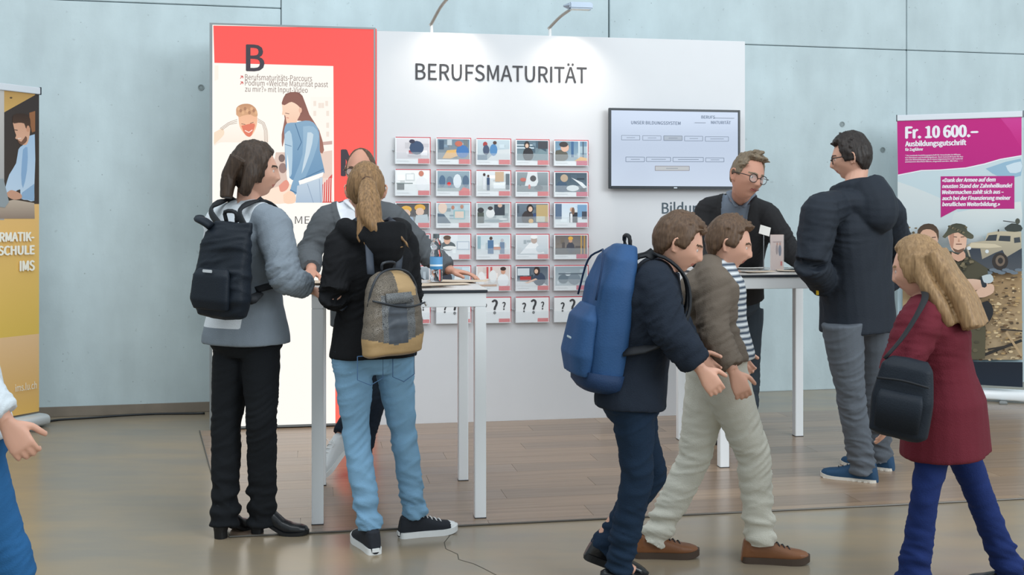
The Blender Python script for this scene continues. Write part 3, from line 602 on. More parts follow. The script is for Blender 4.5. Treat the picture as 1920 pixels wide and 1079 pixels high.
A.poly([(400,360),(480,356),(530,365),(560,380),(540,405),(480,420),(420,428)], (226,190,168), (206,164,140), sm=3); A.poly([(498,420),(560,385),(592,390),(590,430),(540,455),(498,452)], (222,184,160), sm=3); A.poly([(520,350),(545,345),(555,395),(530,400)], (44,50,58), sm=2); A.poly([(528,340),(575,330),(592,358),(575,378),(540,375)], (196,206,210), sm=2); A.poly([(400,440),(480,420),(498,425),(496,462),(420,470)], (40,46,54), sm=2)
# medic in white
A.poly([(130,260),(190,225),(240,230),(300,232),(350,255),(390,300),(412,360),(400,420),(366,450),(390,600),(330,628),(270,625),(250,480),(140,420)], (206,216,222), (226,232,236), sm=2, clip=C_)
A.poly([(280,625),(356,622),(340,790),(300,780)], (196,204,208), clip=C_)
A.poly([(184,120),(188,90),(230,68),(285,85),(292,130),(284,185),(250,212),(210,200),(190,160)], (214,168,142), (226,186,162), sm=3); A.poly([(180,130),(182,90),(215,60),(265,60),(295,95),(292,150),(282,110),(250,88),(210,92),(192,120),(190,150)], (74,58,46), (96,76,58), sm=2)
A.line([(210,130),(232,132)], 4, (80,58,48)); A.line([(258,132),(280,130)], 4, (80,58,48)); A.poly([(232,168),(258,176),(278,166),(268,184),(244,184)], (240,226,216)); A.poly([(246,136),(252,158),(238,160)], (196,140,116))
A.poly([(220,205),(270,205),(280,240),(245,262),(215,232)], (206,160,134), sm=2)
A.line([(240,245),(262,300),(300,320),(320,360)], 4, (60,64,72)); A.line([(285,240),(300,290),(350,310),(362,350),(335,365)], 4, (60,64,72)); A.ell(325,362,12,8,(70,74,80)); A.poly([(130,400),(240,370),(330,375),(420,368),(424,420),(330,448),(250,440),(140,450)], (222,180,154), (200,156,130), sm=3); A.line([(300,445),(372,385)], 5, (170,126,104))
A.poly([(96,800),(756,806),(756,955),(96,955)], (20,30,44), (24,38,54), clip=C_)
A.build('print', flat, t)
wt = mat('banner_white_ink', (240,236,242), .4)
def T(body, x0, x1, yb, yt, cr=(1660,190,3.719), **k):
    f = lambda v, o: o+v/cr[2]
    return text(body, B, f(x0, cr[0]), f(x1, cr[0]) if x1 else None, f(yb, cr[1]), f(yt, cr[1]), wt, t, off=.0032+0*1, **k)
T('Fr. 10 600.–', 138, 650, 259, 180, bold=.022); T('Ausbildungsgutschrift', 138, 565, 315, 281, bold=.022); T('für Zugführer', 138, 264, 347, 328, bold=.02)
for i, (s_, x1) in enumerate((('* Die maximale Ausbildungsgutschrift für Armeekader im Milizsys-',528), ('tem Einsatzart und Ausbildungsdauer. Ihren Gutschrift kann für Aus-',545), ('oder eine Weiterbildungen, die in einem eidgenössischen oder kantonal',540), ('anerkannten Abschluss führen, eingesetzt werden. Alle Infos. – – –',540))):
    T(s_, 138, x1, 384+i*14.5, 375+i*14.5, bold=.01)
for i, (s_, x1) in enumerate((('«Dank der Armee auf dem',770), ('neusten Stand der Zahnheilkunde!',886), ('Weitermachen zahlt sich aus –',826), ('auch bei der Finanzierung meiner',875), ('beruflichen Weiterbildung.»',800))):
    T(s_, 396, x1, 564+i*42, 538+i*42, bold=.022, shear=.2)
# left banner
p0, p1 = Vector(foot(0, 290)), Vector(foot(73, 279.8)); dv = (p1-p0).normalized(); pl = p1-dv*.85
B, t = rollup('yellow roll-up banner with a man in a light blue shirt', tuple(pl), tuple(p1), .1, 2.27, .09)
A = Art(B, .001); L_ = B.L; A.b = None; C_ = (0, L_, .1, 2.23)
A.rect(0, .1, L_, 1.49, (232,186,120), (226,196,70)); A.rect(0, .1, L_, .62, (236,196,150), (238,190,104)); A.rect(0, 1.49, L_, 2.23, (58,50,48), (70,58,50)); A.b = B; A.crop(0, 140, 2.345)
A.poly([(-260,50),(18,56),(18,640),(-260,640)], (196,190,184), (170,168,168), clip=C_)
A.poly([(18,56),(154,66),(154,90),(18,166)], (186,146,86), (206,166,96), clip=C_); A.ell(48,102,6,4,(90,70,50)); A.poly([(128,168),(154,160),(154,250),(140,255),(130,210)], (150,100,66))
A.poly([(-260,560),(20,560),(60,550),(150,565),(152,634),(-260,634)], (196,178,160), (150,130,116), clip=C_)
A.poly([(22,500),(40,440),(70,390),(80,330),(100,310),(152,262),(150,500),(148,556),(120,552),(90,545),(88,505),(60,520),(24,540)], (170,196,222), (196,214,232), clip=C_, sm=2)
A.poly([(100,330),(120,320),(118,420),(100,500),(92,440)], (140,172,206), sm=2); A.poly([(95,520),(150,480),(150,556),(92,546)], (146,176,206))
A.poly([(56,215),(60,195),(100,190),(128,215),(130,260),(118,305),(95,308),(80,290),(66,280),(70,268),(64,250)], (210,158,130), (224,174,146), sm=3)
A.poly([(54,205),(58,178),(90,170),(125,180),(133,215),(128,240),(112,235),(105,215),(80,212),(60,215)], (58,42,34), (84,60,46), sm=2); A.poly([(72,280),(92,296),(112,270),(118,290),(100,308),(84,304)], (120,84,66), sm=2); A.line([(62,243),(76,245)], 3, (60,40,34)); A.line([(76,282),(92,280)], 3, (240,220,210)); A.ell(122,238,7,14,(206,150,120))
A.poly([(28,520),(50,508),(90,525),(92,545),(60,550),(34,538)], (206,156,130), sm=3)
A.poly([(-20,460),(14,458),(38,560),(20,585),(-20,580)], (150,158,162))
A.build('print', flat, t)
ink2 = mat('banner_cream_ink', (244,240,226), .4)
for s_, x0, x1, yb, yt in (('INFORMATIK-', None, 145, 738, 698), ('MITTELSCHULE', None, 147, 801, 761), ('IMS', 80, 147, 865, 822)):
    f = lambda v, o: o+v/2.345
    if x0 is None: x0 = -105 if s_[0] == 'I' else -170
    text(s_, B, f(x0, 0), f(x1, 0), f(yb, 140)-.5, f(yt, 140)-.5, ink2, t, off=.014, bold=.022)
text('ims.lu.ch', B, 26, 66, 735, 722, ink2, t, off=.014)
# ================================================================ THINGS ON THE TABLES
def at1(u, v): return c1+Vector((math.cos(r1)*u-math.sin(r1)*v, math.sin(r1)*u+math.cos(r1)*v))
paper = mat('kraft_paper', (206,186,164), .6, noise=.04, nscale=20); paperw = mat('white_paper', (232,228,222), .5)
def sheet(lab, cx, cy, z, rot, w_, h_, m, curl=.004, cat='leaflet', group=None, sag=0):
    t = bpy.data.objects.new('leaflet', bpy.data.meshes.new('leaflet')); COL.objects.link(t); bm = BM(); n = 10; rows = []
    for s_ in (0, .0008):
        g_ = [[bm.verts.new(((i/n-.5)*w_, (j/n-.5)*h_, s_+curl*((i/n-.5)**2*2.5+.5+.5*math.sin(j/n*5))+.0005+sag*max(0, -(i/n-.5))**2)) for j in range(n+1)] for i in range(n+1)]; rows.append(g_)
    for i in range(n):
        for j in range(n):
            a, b = rows; bm.faces.new((b[i][j], b[i+1][j], b[i+1][j+1], b[i][j+1])); bm.faces.new((a[i][j], a[i][j+1], a[i+1][j+1], a[i+1][j]))
    a, b = rows
    for i in range(n):
        bm.faces.new((a[i][0], a[i+1][0], b[i+1][0], b[i][0])); bm.faces.new((a[i+1][n], a[i][n], b[i][n], b[i+1][n]))
        bm.faces.new((a[0][i+1], a[0][i], b[0][i], b[0][i+1])); bm.faces.new((a[n][i], a[n][i+1], b[n][i+1], b[n][i]))
    bm.to_mesh(t.data); bm.free(); t.data.materials.append(m)
    for p in t.data.polygons: p.use_smooth = True
    t.location = (cx, cy, z); t.rotation_euler = (0, 0, rot); return tag(t, lab, cat, group)
for i, (u, v, rz, w_, h_, cu, lab) in enumerate((
    (.20,-.02,.15,.30,.21,.003,'buckled brown leaflet lying under the water bottle'), (.33,.16,-.25,.30,.21,.003,'brown leaflet under the bespectacled man in grey blazer\'s resting hand'),
    (.15,-.22,.5,.21,.148,.002,'small brown leaflet nearest the front edge of the left high table'), (.02,.20,.1,.21,.30,.003,'brown leaflet at the middle of the back edge of the left table'))):
    p = at1(u, v); sheet(lab, p.x, p.y, TZ+.001+i*.0045, r1+rz, w_, h_, paper, cu)
p = at1(-.36, .13); sheet('brown leaflet sticking out over the left corner of the left high table', p.x, p.y, TZ+.002, r1+1.2, .30, .21, paper, .006)
# water bottle
bp = W3(818, 519, 379); bo = empty('water_bottle', 'clear plastic water bottle with blue label and dark cap on the left high table', 'bottle', (bp.x, bp.y, TZ+.006+.009))
bm = BM(); prof = [(.0,.0),(.026,.0),(.031,.006),(.031,.05),(.030,.055),(.0312,.06),(.0312,.125),(.030,.132),(.031,.138),(.024,.158),(.0235,.163),(.029,.178),(.029,.188),(.022,.205),(.013,.215),(.0125,.222)]
n = 24; rows = [[bm.verts.new((max(r, .0005)*math.cos(2*PI*i/n), max(r, .0005)*math.sin(2*PI*i/n), z*.98)) for i in range(n)] for r, z in prof]
for a, b in zip(rows, rows[1:]):
    for i in range(n): bm.faces.new((a[i], a[(i+1)%n], b[(i+1)%n], b[i]))
bm.faces.new(rows[0][::-1]); obj('body', bm, mat('pet_plastic', (236,244,248), .05, trans=1, ior=1.25), bo, True)
bm = BM(); loft(bm, [((0,0,.214),(.0155,0,0),(0,.0155,0)), ((0,0,.236),(.0155,0,0),(0,.0155,0))], 20); obj('cap', bm, mat('cap_grey', (92,100,104), .4), bo, False)
bm = BM(); n = 28; r0 = [[bm.verts.new((.0318*math.cos(2*PI*i/n), .0318*math.sin(2*PI*i/n), z)) for i in range(n)] for z in (.061,.076,.085,.110,.122)]
for j, (a, b) in enumerate(zip(r0, r0[1:])):
    for i in range(n): bm.faces.new((a[i], a[(i+1)%n], b[(i+1)%n], b[i])).material_index = (0,1,2,2)[j]
obj('label_band', bm, [mat('label_blue', (60,130,180), .4), mat('label_white', (220,232,240), .4), mat('label_light_blue', (96,156,204), .4)], bo, True)
# leaflets on the right table
def at2(px, py_s): return Vector(foot(px, py_s))
p = at2(1457, 318); st = empty('leaflet_stand', 'tall pinkish leaflet standing in a clear holder on the right high table', 'leaflet holder', (p.x, p.y, 1.082), r2+.15)
bm = BM(); box(bm, -.045, .045, -.0040, -.0015, 0, .215); obj('front_pane', bm, acryl, st); bm = BM(); box(bm, -.045, .045, .004, .0060, 0, .215); obj('back_pane', bm, acryl, st); bm = BM(); box(bm, -.05, .05, -.03, .04, 0, .003); obj('foot_plate', bm, acryl, st)
p_ = tag(bpy.data.objects.new('standing_leaflet', None), 'pinkish leaflet with small printed figures inside the clear holder', 'leaflet'); COL.objects.link(p_); p_.location = (p.x, p.y, 1.0855); p_.rotation_euler = (0,0,r2+.15)
bm = BM(); box(bm, -.043, .043, -.001, .003, 0, .213); obj('sheet', bm, mat('pink_paper', (222,196,188), .5), p_)
a = Art(None, .001); a.rect(-.043, 0, .043, .213, (226,198,188), (216,192,186)); a.ell(-.002,.125,.008,.03,(150,120,116)); a.ell(.018,.12,.010,.034,(106,110,130)); a.ell(.0,.158,.006,.008,(190,140,124)); a.ell(.019,.158,.006,.008,(190,140,124)); a.line([(-.03,.17),(.03,.17)], .003, (150,120,120)); a.rect(.022,.03,.032,.055,(206,90,90)); a.build('print', flat, p_)
p = at2(1432, 312); cdh = empty('tent_card', 'small white slanted name card behind the pink leaflet holder', 'card', (p.x, p.y, 1.082), r2)
bm = BM(); bar = [(0,0,.0),(0,.0,.2)]; tube(bm, [(0,0,0),(0,0,.215)], .0025, 8, smooth=False); obj('rod', bm, pin, cdh); bm = BM(); loft(bm, [((0,0,0),(.03,0,0),(0,.03,0)),((0,0,.004),(.03,0,0),(0,.03,0))], 20); obj('base', bm, pin, cdh)
bm = BM(); box(bm, -.034, .034, -.002, .001, .0, .055, M=Matrix.Translation((0,-.003,.213)) @ Matrix.Rotation(.28, 4, 'Y') @ Matrix.Rotation(-.2, 4, 'X')); obj('card', bm, paperw, cdh)
for i, (px, s_, rz, m, lab) in enumerate(((1415, 325, .3, paper, 'brown leaflet lying left of the pink leaflet on the right table'), (1490, 320, -.3, paper, 'brown leaflet lying right of the pink leaflet on the right table'), (1500, 305, .1, paperw, 'white sheet near the back right of the right high table'), (1400, 305, -.1, paperw, 'white sheet at the back left of the right high table'))):
    p = at2(px, s_); sheet(lab, p.x, p.y, 1.0835+i*.0012, r2+rz, .21, .148, m, .005)
# ================================================================ PEOPLE
def cnoise(P, seed, f):
    """cheap smooth 3-D noise, -1..1"""
    r = np.random.RandomState(seed); v = np.zeros(len(P)); a = 1
    for o in range(3):
        k = r.normal(size=(3, 3))*f*(1.9**o); ph = r.rand(3)*6.28; q = P@k+ph
        v += a*(np.sin(q[:, 0]+1.3*np.sin(q[:, 1]))*np.sin(q[:, 2]+q[:, 0]*.5)); a *= .55
    return v/1.6
def nrm(v): return Vector(v).normalized()
# ---- head: local frame x = right, y = forward, z = up, origin at the skull's centre, eyes at z = 0
def head_pts(D, k=1.0, male=True):
    dx, dy, dz = D[:, 0], D[:, 1], D[:, 2]
    x = .0765*dx; y = .097*dy; z = .118*dz
    low = np.clip(-dz, 0, 1); fr = np.clip(dy*1.6+.2, 0, 1)
    x = x*(1-(.30 if male else .36)*low**1.7*(.6+.4*fr)); y = y*np.where(dy > 0, 1-.10*low**2, 1-.42*low**1.1)
    y = y-.006*np.clip(dz, 0, 1)
    def G(x0, z0, sx, sz): return np.exp(-((x-x0)/sx)**2-((z-z0)/sz)**2)*fr
    def G2(x0, z0, sx, sz): return G(x0, z0, sx, sz)+G(-x0, z0, sx, sz)
    y = y-.011*G2(.031, .002, .017, .013)+.0045*G2(.030, .0, .011, .008)          # sockets, lids
    y = y+.005*G2(.028, .024, .02, .008)+.004*G(0, .02, .02, .012)               # brows
    nz = np.clip((.018-z)/.048, 0, 1); ns = np.where(z < .018, np.exp(-((z+.030)/.014)**2)*(z < -.030)+(z >= -.030)*1.0, 0)
    y = y+(.024 if male else .020)*nz**.8*ns*np.exp(-(x/(.0075+.006*nz))**2)*fr
    y = y+.006*G2(.013, -.030, .007, .007)
    y = y+.005*G2(.045, -.022, .018, .016)-.004*G2(.05, -.06, .015, .02)
    y = y+.009*G(0, -.060, .024, .013)-.004*G(0, -.0585, .022, .0022)-.003*G(0, -.077, .02, .005)
    y = y+(.013 if male else .010)*G(0, -.098, .022, .015)
    return np.stack([x, y, z], 1)*k
def sphere_dirs(nu=64, nv=48):
    D = []; 
    for j in range(1, nv):
        ph = PI*j/nv
        for i in range(nu):
            th = 2*PI*i/nu; D.append((math.cos(th)*math.sin(ph), math.sin(th)*math.sin(ph), math.cos(ph)))
    return np.array([(0, 0, 1)]+D+[(0, 0, -1)])
def sphere_mesh(bm, P, nu=64, nv=48, M=None):
    vs = [bm.verts.new(M @ Vector(p) if M is not None else Vector(p)) for p in P]
    for i in range(nu): bm.faces.new((vs[0], vs[1+i], vs[1+(i+1)%nu]))
    for j in range(nv-2):
        for i in range(nu):
            a = 1+j*nu; bm.faces.new((vs[a+i], vs[a+nu+i], vs[a+nu+(i+1)%nu], vs[a+(i+1)%nu]))
    a = 1+(nv-2)*nu
    for i in range(nu): bm.faces.new((vs[a+i], vs[-1], vs[a+(i+1)%nu]))
SD = sphere_dirs()
def frame(c, f, up=(0,0,1)):
    f = nrm(f); r = f.cross(Vector(up)).normalized(); u = r.cross(f)
    return Matrix(((r.x, f.x, u.x, c[0]), (r.y, f.y, u.y, c[1]), (r.z, f.z, u.z, c[2]), (0, 0, 0, 1)))
def hand(bm, wrist, d, pn, side, k=1.0, curl=.6, spread=.05):
    """palm + five fingers; d = direction to fingertips, pn = palm normal (towards palm side), side = +1 thumb on the x side"""
    d = nrm(d); pn = Vector(pn); pn = (pn-d*pn.dot(d)).normalized(); x = d.cross(pn).normalized()*side
    w = Vector(wrist)
    P = lambda a, b, c: w+d*a*k+x*b*k+pn*c*k
    loft(bm, [(P(-.012,0,0), x*.024*k, pn*.019*k), (P(.015,.002,0), x*.031*k, pn*.016*k), (P(.05,.002,0), x*.040*k, pn*.014*k), (P(.085,0,0), x*.040*k, pn*.011*k), (P(.093,0,0), x*.034*k, pn*.007*k)], 14, power=2.6)
    for i, (o, L, r) in enumerate(((.030,.070,.0092), (.010,.078,.0095), (-.010,.073,.009), (-.030,.057,.0080))):
        c = P(.082, o, 0); dd = (d+x*o*spread*30).normalized(); pts = [c-dd*.012*k, c]; rad = [r*k*1.05, r*k*1.05]; a = 0
        for s_, cu in ((.45, .35), (.30, .55), (.25, .45)):
            a += curl*cu; dd2 = (dd*math.cos(a)+pn*math.sin(a)); c = c+dd2*L*s_*k; pts.append(c); rad.append(r*k*(1-.10*len(pts)/3))
        tube(bm, pts, rad, 10, 2, up=x); ell(bm, pts[-1], (rad[-1],)*3, seg=10)
    c = P(.022, .028, .006); dd = (d*.65+x*.75+pn*.25).normalized(); p1 = c+dd*.034*k; d2 = (d*.9+x*.35+pn*.3*curl).normalized(); p2 = p1+d2*.030*k; p3 = p2+(d2+pn*.3*curl).normalized()*.024*k
    tube(bm, [c-dd*.015*k, c, p1, p2, p3], [.015*k, .0145*k, .0115*k, .0105*k, .009*k], 10, 2, up=pn); ell(bm, p3, (.009*k,)*3, seg=10)
def lerp(a, b, t): return Vector(a)*(1-t)+Vector(b)*t
class Fig:
    """joints in world space. keys: pel, ch (shoulder line), nk, hd, hf, shL,elL,wrL,hdL  shR.. hipL,knL,anL hipR.."""
    def __init__(s, k=1.0, male=True, hk=1.0, **J): s.k = k; s.m = male; s.hk = hk; s.J = {a: (Vector(b) if not isinstance(b, (int, float)) else b) for a, b in J.items()}
    def __getattr__(s, n):
        if n in s.__dict__.get('J', {}): return s.J[n]
        raise AttributeError(n)
    def tr(s, infl=0, hem=None, W=None):
        """torso rings: (centre, ax, ay)"""
        k = s.k; prg = (s.hipR-s.hipL).normalized(); srg = (s.shR-s.shL).normalized()
        ax = (s.ch-s.pel); out = []
        m = s.m
        W = W or ([(-.13,.10,.09),(-.07,.155,.115),(.0,.165,.122),(.25,.145,.11),(.45,.142,.105),(.7,.165,.118),(.86,.175,.118),(.97,.15,.098),(1.06,.095,.075),(1.14,.06,.06)] if m else
                  [(-.13,.10,.09),(-.07,.165,.120),(.0,.172,.125),(.25,.14,.105),(.45,.128,.100),(.7,.145,.12),(.86,.158,.112),(.97,.135,.092),(1.06,.085,.070),(1.14,.055,.055)])
        for t, w, d in W:
            c = s.pel+ax*t if t <= 1 else s.ch+(s.nk-s.ch)*((t-1)/.14)
            if t < 0: c = s.pel+Vector((0,0,1))*t*.75*k*1.0
            r = prg.lerp(srg, min(max(t, 0), 1)).normalized(); u = (ax if t > 0 else ax*.3+Vector((0,0,.3))).normalized()
            fw = u.cross(r).normalized(); r2 = fw.cross(u).normalized()
            out.append([c, r2*(w*k+infl), fw*(d*k+infl), t])
        return out
    def fwd(s): return Vector((0,0,1)).cross((s.shR-s.shL)).normalized()
def person(name, label, f, skin, hair_style=None, hairm=None, hand_pose=None, head_fn=None, no_hands=(), lips=True, dec=.35, brow=None):
    k = f.k; bm = BM()
    R = f.tr(); loft(bm, [(r[0], r[1]*(.86 if r[3] < 1.02 else 1), r[2]*(.84 if r[3] < 1.02 else 1)) for r in R], 20)
    hm = frame(f.hd, f.hf, f.J.get('hup', (0,0,1)))
    tube(bm, [f.nk+(f.nk-f.hd)*.25, f.nk, hm @ Vector((0, -.022, -.075))*1.0, hm @ Vector((0, -.012, -.03))], [.062*k, .056*k, .052*k, .05*k], 16, 3, up=f.fwd())
    HP = head_pts(SD, f.hk, f.m); sphere_mesh(bm, HP, M=hm)
    for sx in (-1, 1):
        M2 = hm @ Matrix.Translation(Vector((sx*.072, -.012, -.008))*f.hk) @ Matrix.Rotation(sx*.35, 4, 'Z') @ Matrix.Rotation(-.15, 4, 'X')
        pts = [Vector((sx*.004, .010, -.028)), Vector((sx*.010, .012, -.005)), Vector((sx*.013, .008, .022)), Vector((sx*.015, -.008, .031)), Vector((sx*.016, -.020, .018)), Vector((sx*.012, -.014, -.008)), Vector((sx*.006, -.002, -.028))]
        tube(bm, [M2 @ (p*f.hk) for p in pts], .0050*f.hk, 8, 3)
        ell(bm, M2 @ Vector((0, .0, .0)), (.009*f.hk, .013*f.hk, .022*f.hk), R=M2.to_3x3())
    for S in 'LR':
        sh, el, wr = f.J['sh'+S], f.J['el'+S], f.J['wr'+S]
        tube(bm, [lerp(f.nk, f.ch, .6), lerp(f.ch, sh, .75)+Vector((0,0,.002)), lerp(f.ch, sh, .96)], [.050*k, .044*k, .040*k], 14, 2, up=f.fwd())
        tube(bm, [sh, lerp(sh, el, .35), lerp(sh, el, .8), el, lerp(el, wr, .3), lerp(el, wr, .75), wr], [x*k for x in (.040, .038, .032, .031, .033, .029, .026)], 14, 2)
        hp = (hand_pose or {}).get(S)
        if S not in no_hands:
            d, pn, side, curl = hp if hp else ((wr-el), -f.fwd() if False else Vector(f.fwd()), 1 if S == 'L' else -1, .5)
            hand(bm, wr+nrm(d)*.012, d, pn, side, k=k*.98, curl=curl)
        hi, kn, an = f.J['hip'+S], f.J['kn'+S], f.J['an'+S]
        tube(bm, [hi+Vector((0,0,.03)), lerp(hi, kn, .3), lerp(hi, kn, .8), kn, lerp(kn, an, .3), lerp(kn, an, .75), an], [x*k for x in (.070, .066, .050, .044, .044, .034, .030)], 16, 2)
        fd = nrm(f.J['ft'+S]); fd0 = fd
        tube(bm, [an-fd*.01, an+fd*.02+Vector((0,0,-.03)), an+fd*.06+Vector((0,0,-.05))], [.028*k, .026*k, .018*k], 12, 2)
    me = voxel(bm, .0045, smooth=1, dec=dec); me.name = name
    # colour zones that belong to the skin itself: lips, brows, hair stubble at the temples
    inv_ = hm.inverted(); C = fcen(me); L = C@np.array(inv_.to_3x3()).T+np.array(inv_.translation); L = L/f.hk
    mi = np.zeros(len(C), int); x, y, z = L.T; fr = y > .05
    mi[fr & (((x/.024)**2+((z+.0600)/.0085)**2) < 1)] = 1
    for sx in (-1, 1): mi[fr & (np.abs(x-sx*.031) < .019) & (np.abs(z-(.0215+.003*np.cos((x-sx*.031)*90))) < .0042)] = 2
    o = link(name, me, [skin, mat('lips', (180,112,100), .5), brow or hairm or mat('brow', (70,50,40), .7)])
    setmi(me, mi); tag(o, label, 'person')
    # eyes
    for sx in (-1, 1):
        bm = BM(); ell(bm, (0,0,0), (.0108*f.hk,)*3, seg=16)
        e = obj('eye', bm, [mat('eye_white', (196,184,176), .45), mat('iris', (58,56,54), .4), mat('pupil', (14,14,16), .4)], o, True)
        e.matrix_world = hm @ Matrix.Translation(Vector((sx*.031, .0735, .001))*f.hk)
        for p in e.data.polygons:
            c = p.center.normalized()
            if c.y > .975: p.material_index = 2
            elif c.y > .86: p.material_index = 1
    if hair_style: hair(f, hm, hairm, o, hair_style)
    return o, hm
def hair(f, hm, m, parent, style):
    """a hair cap grown from the skull where hair grows, plus locks; style = dict"""
    D = SD; P = head_pts(D, 1.0, f.m); dx, dy, dz = D.T
    line = style.get('line', .62)           # hairline height at the forehead (in dz)
    back = style.get('back', -.55)          # how low it reaches at the back
    side = style.get('side', -.05)
    az = np.arctan2(dx, dy); front = np.cos(az)
    t = (front+1)/2
    lim = np.where(front > .35, side+(line-side)*np.clip((front-.35)/.35, 0, 1)**.7, np.where(front > -.2, side+(0)*front, side+(back-side)*np.clip((-.2-front)/.5, 0, 1)))
    if 'recede' in style: lim = lim+style['recede']*np.exp(-((np.abs(az)-.55)/.25)**2)
    wgt = np.clip((dz-lim)/.12, 0, 1); wgt = wgt*wgt*(3-2*wgt)
    thick = style.get('thick', .012)*(1+style.get('top', .5)*np.clip(dz, 0, 1))
    n = cnoise(D*np.array([1, 1, 1]), style.get('seed', 3), 3.2)
    n2 = np.sin(az*style.get('streak', 26)+3*n+dz*4)
    ext = wgt*(thick+style.get('vol', .004)*n+.0005*n2)-(1-wgt)*.012
    N = P/np.linalg.norm(P, axis=1)[:, None]; Q = (P+N*ext[:, None])
    bm = BM(); sphere_mesh(bm, Q*f.hk, M=hm)
    rr = random.Random(style.get('seed', 3))
    for (pts, r0, r1) in style.get('locks', []):
        tube(bm, [hm @ (Vector(p)*f.hk) for p in pts], [(r0*(1-i/(len(pts)-1))+r1*i/(len(pts)-1))*f.hk for i in range(len(pts))], 10, 4, flat=style.get('flat', 1))
    for _ in range(style.get('tufts', 0)):
        a = rr.uniform(-PI, PI); e = rr.uniform(.35, 1.0)
        if math.cos(a) > .5 and e < line: e = line+.1
        d = Vector((math.sin(a)*math.sqrt(max(0, 1-e*e)), math.cos(a)*math.sqrt(max(0, 1-e*e)), e)); p = Vector((d.x*.0765, d.y*.097, d.z*.118)); ll = style.get('tuft', .03)
        sw = Vector(style.get('sweep', (0, .4, .2)))+Vector((rr.uniform(-.5,.5), rr.uniform(-.4,.4), rr.uniform(-.2,.4)))
        q1 = p+d*.010; q2 = p+d*.017+sw*ll*.5; q3 = p+d*.014+sw*ll
        tube(bm, [hm @ (v*f.hk) for v in (p, q1, q2, q3)], [.011*f.hk, .010*f.hk, .007*f.hk, .002*f.hk], 7, 3)
    me = voxel(bm, style.get('vox', .0042), smooth=1, dec=.55)
    co = getco(me); no = getno(me); inv_ = hm.inverted(); L = co@np.array(inv_.to_3x3()).T+np.array(inv_.translation)
    az = np.arctan2(L[:, 0], L[:, 1]); Ls = L*np.array([1, 1, .35]); st = np.sin(az*46+3*cnoise(Ls, 9, 9)+L[:, 2]*20); st2 = np.sin(az*23+2.5*cnoise(Ls, 10, 7)); setco(me, co+no*(st*.0007+st2*.0009)[:, None])
    o = link('hair', me, m, parent); return o
def hairmat(name, c, c2):
    m = mat(name, c, .5, spec=.35); nt = m.node_tree; b = nt.nodes['Principled BSDF']
    tc = nt.nodes.new('ShaderNodeTexCoord'); mp = nt.nodes.new('ShaderNodeMapping'); mp.inputs['Scale'].default_value = (1, 1, .09); nt.links.new(tc.outputs['Object'], mp.inputs[0])
    n = nt.nodes.new('ShaderNodeTexNoise'); n.inputs['Scale'].default_value = 150; n.inputs['Detail'].default_value = 3; nt.links.new(mp.outputs[0], n.inputs['Vector'])
    r = nt.nodes.new('ShaderNodeMapRange'); r.inputs[1].default_value = .25; r.inputs[2].default_value = .8; nt.links.new(n.outputs[0], r.inputs[0])
    x = nt.nodes.new('ShaderNodeMix'); x.data_type = 'RGBA'; x.inputs[6].default_value = (*lin(c), 1); x.inputs[7].default_value = (*lin(c2), 1)
    nt.links.new(r.outputs[0], x.inputs[0]); nt.links.new(x.outputs[2], b.inputs['Base Color']); return m
def cloth(name, c, rough=.85, noise=.06, fine=220, b=.25, nscale=7, sheen=.0):
    m = mat(name, c, rough, noise=noise, nscale=nscale, bump=b, bscale=fine, sheen=sheen, spec=.25); return m
def wrinkle(me, creases, seed=1, base=.004, bf=9, vert=0.0):
    """broad folds plus soft ridges that run across a limb, strongest near the joints"""
    co = getco(me); no = getno(me); d = base*cnoise(co*np.array([1, 1, .6+vert]), seed, bf)
    for i, (c, ax, sg, am, fq) in enumerate(creases):
        v = co-np.array(c); a = np.array(nrm(ax)); t = v@a; lat = v-t[:, None]*a; dist = np.linalg.norm(v, axis=1)
        q = lat*.55+np.outer(t+.35*lat[:, 0]+.25*lat[:, 1], a)*1.9; n = cnoise(q, seed+11+i, fq*.11)
        ridge = 1-2*np.minimum(np.abs(n)*1.8, 1); d += am*1.25*np.exp(-(dist/(sg*1.25))**2)*ridge
    setco(me, co+no*d[:, None])
def limb_creases(f, arms=True, legs=False, am=.0045):
    out = []
    for S in 'LR':
        if arms:
            out.append((f.J['el'+S], f.J['wr'+S]-f.J['sh'+S], .11, am, 150)); out.append((f.J['wr'+S], f.J['wr'+S]-f.J['el'+S], .08, am*.8, 170)); out.append((lerp(f.J['sh'+S], f.pel, .15), f.J['el'+S]-f.J['sh'+S], .12, am*.7, 90))
        if legs:
            out.append((f.J['kn'+S], f.J['an'+S]-f.J['hip'+S], .13, am*.8, 110)); out.append((f.J['an'+S]+Vector((0,0,.06)), (0,0,1), .12, am*1.1, 120)); out.append((lerp(f.J['hip'+S], f.J['kn'+S], .12), f.J['kn'+S]-f.J['hip'+S], .12, am*.7, 80))
    return out
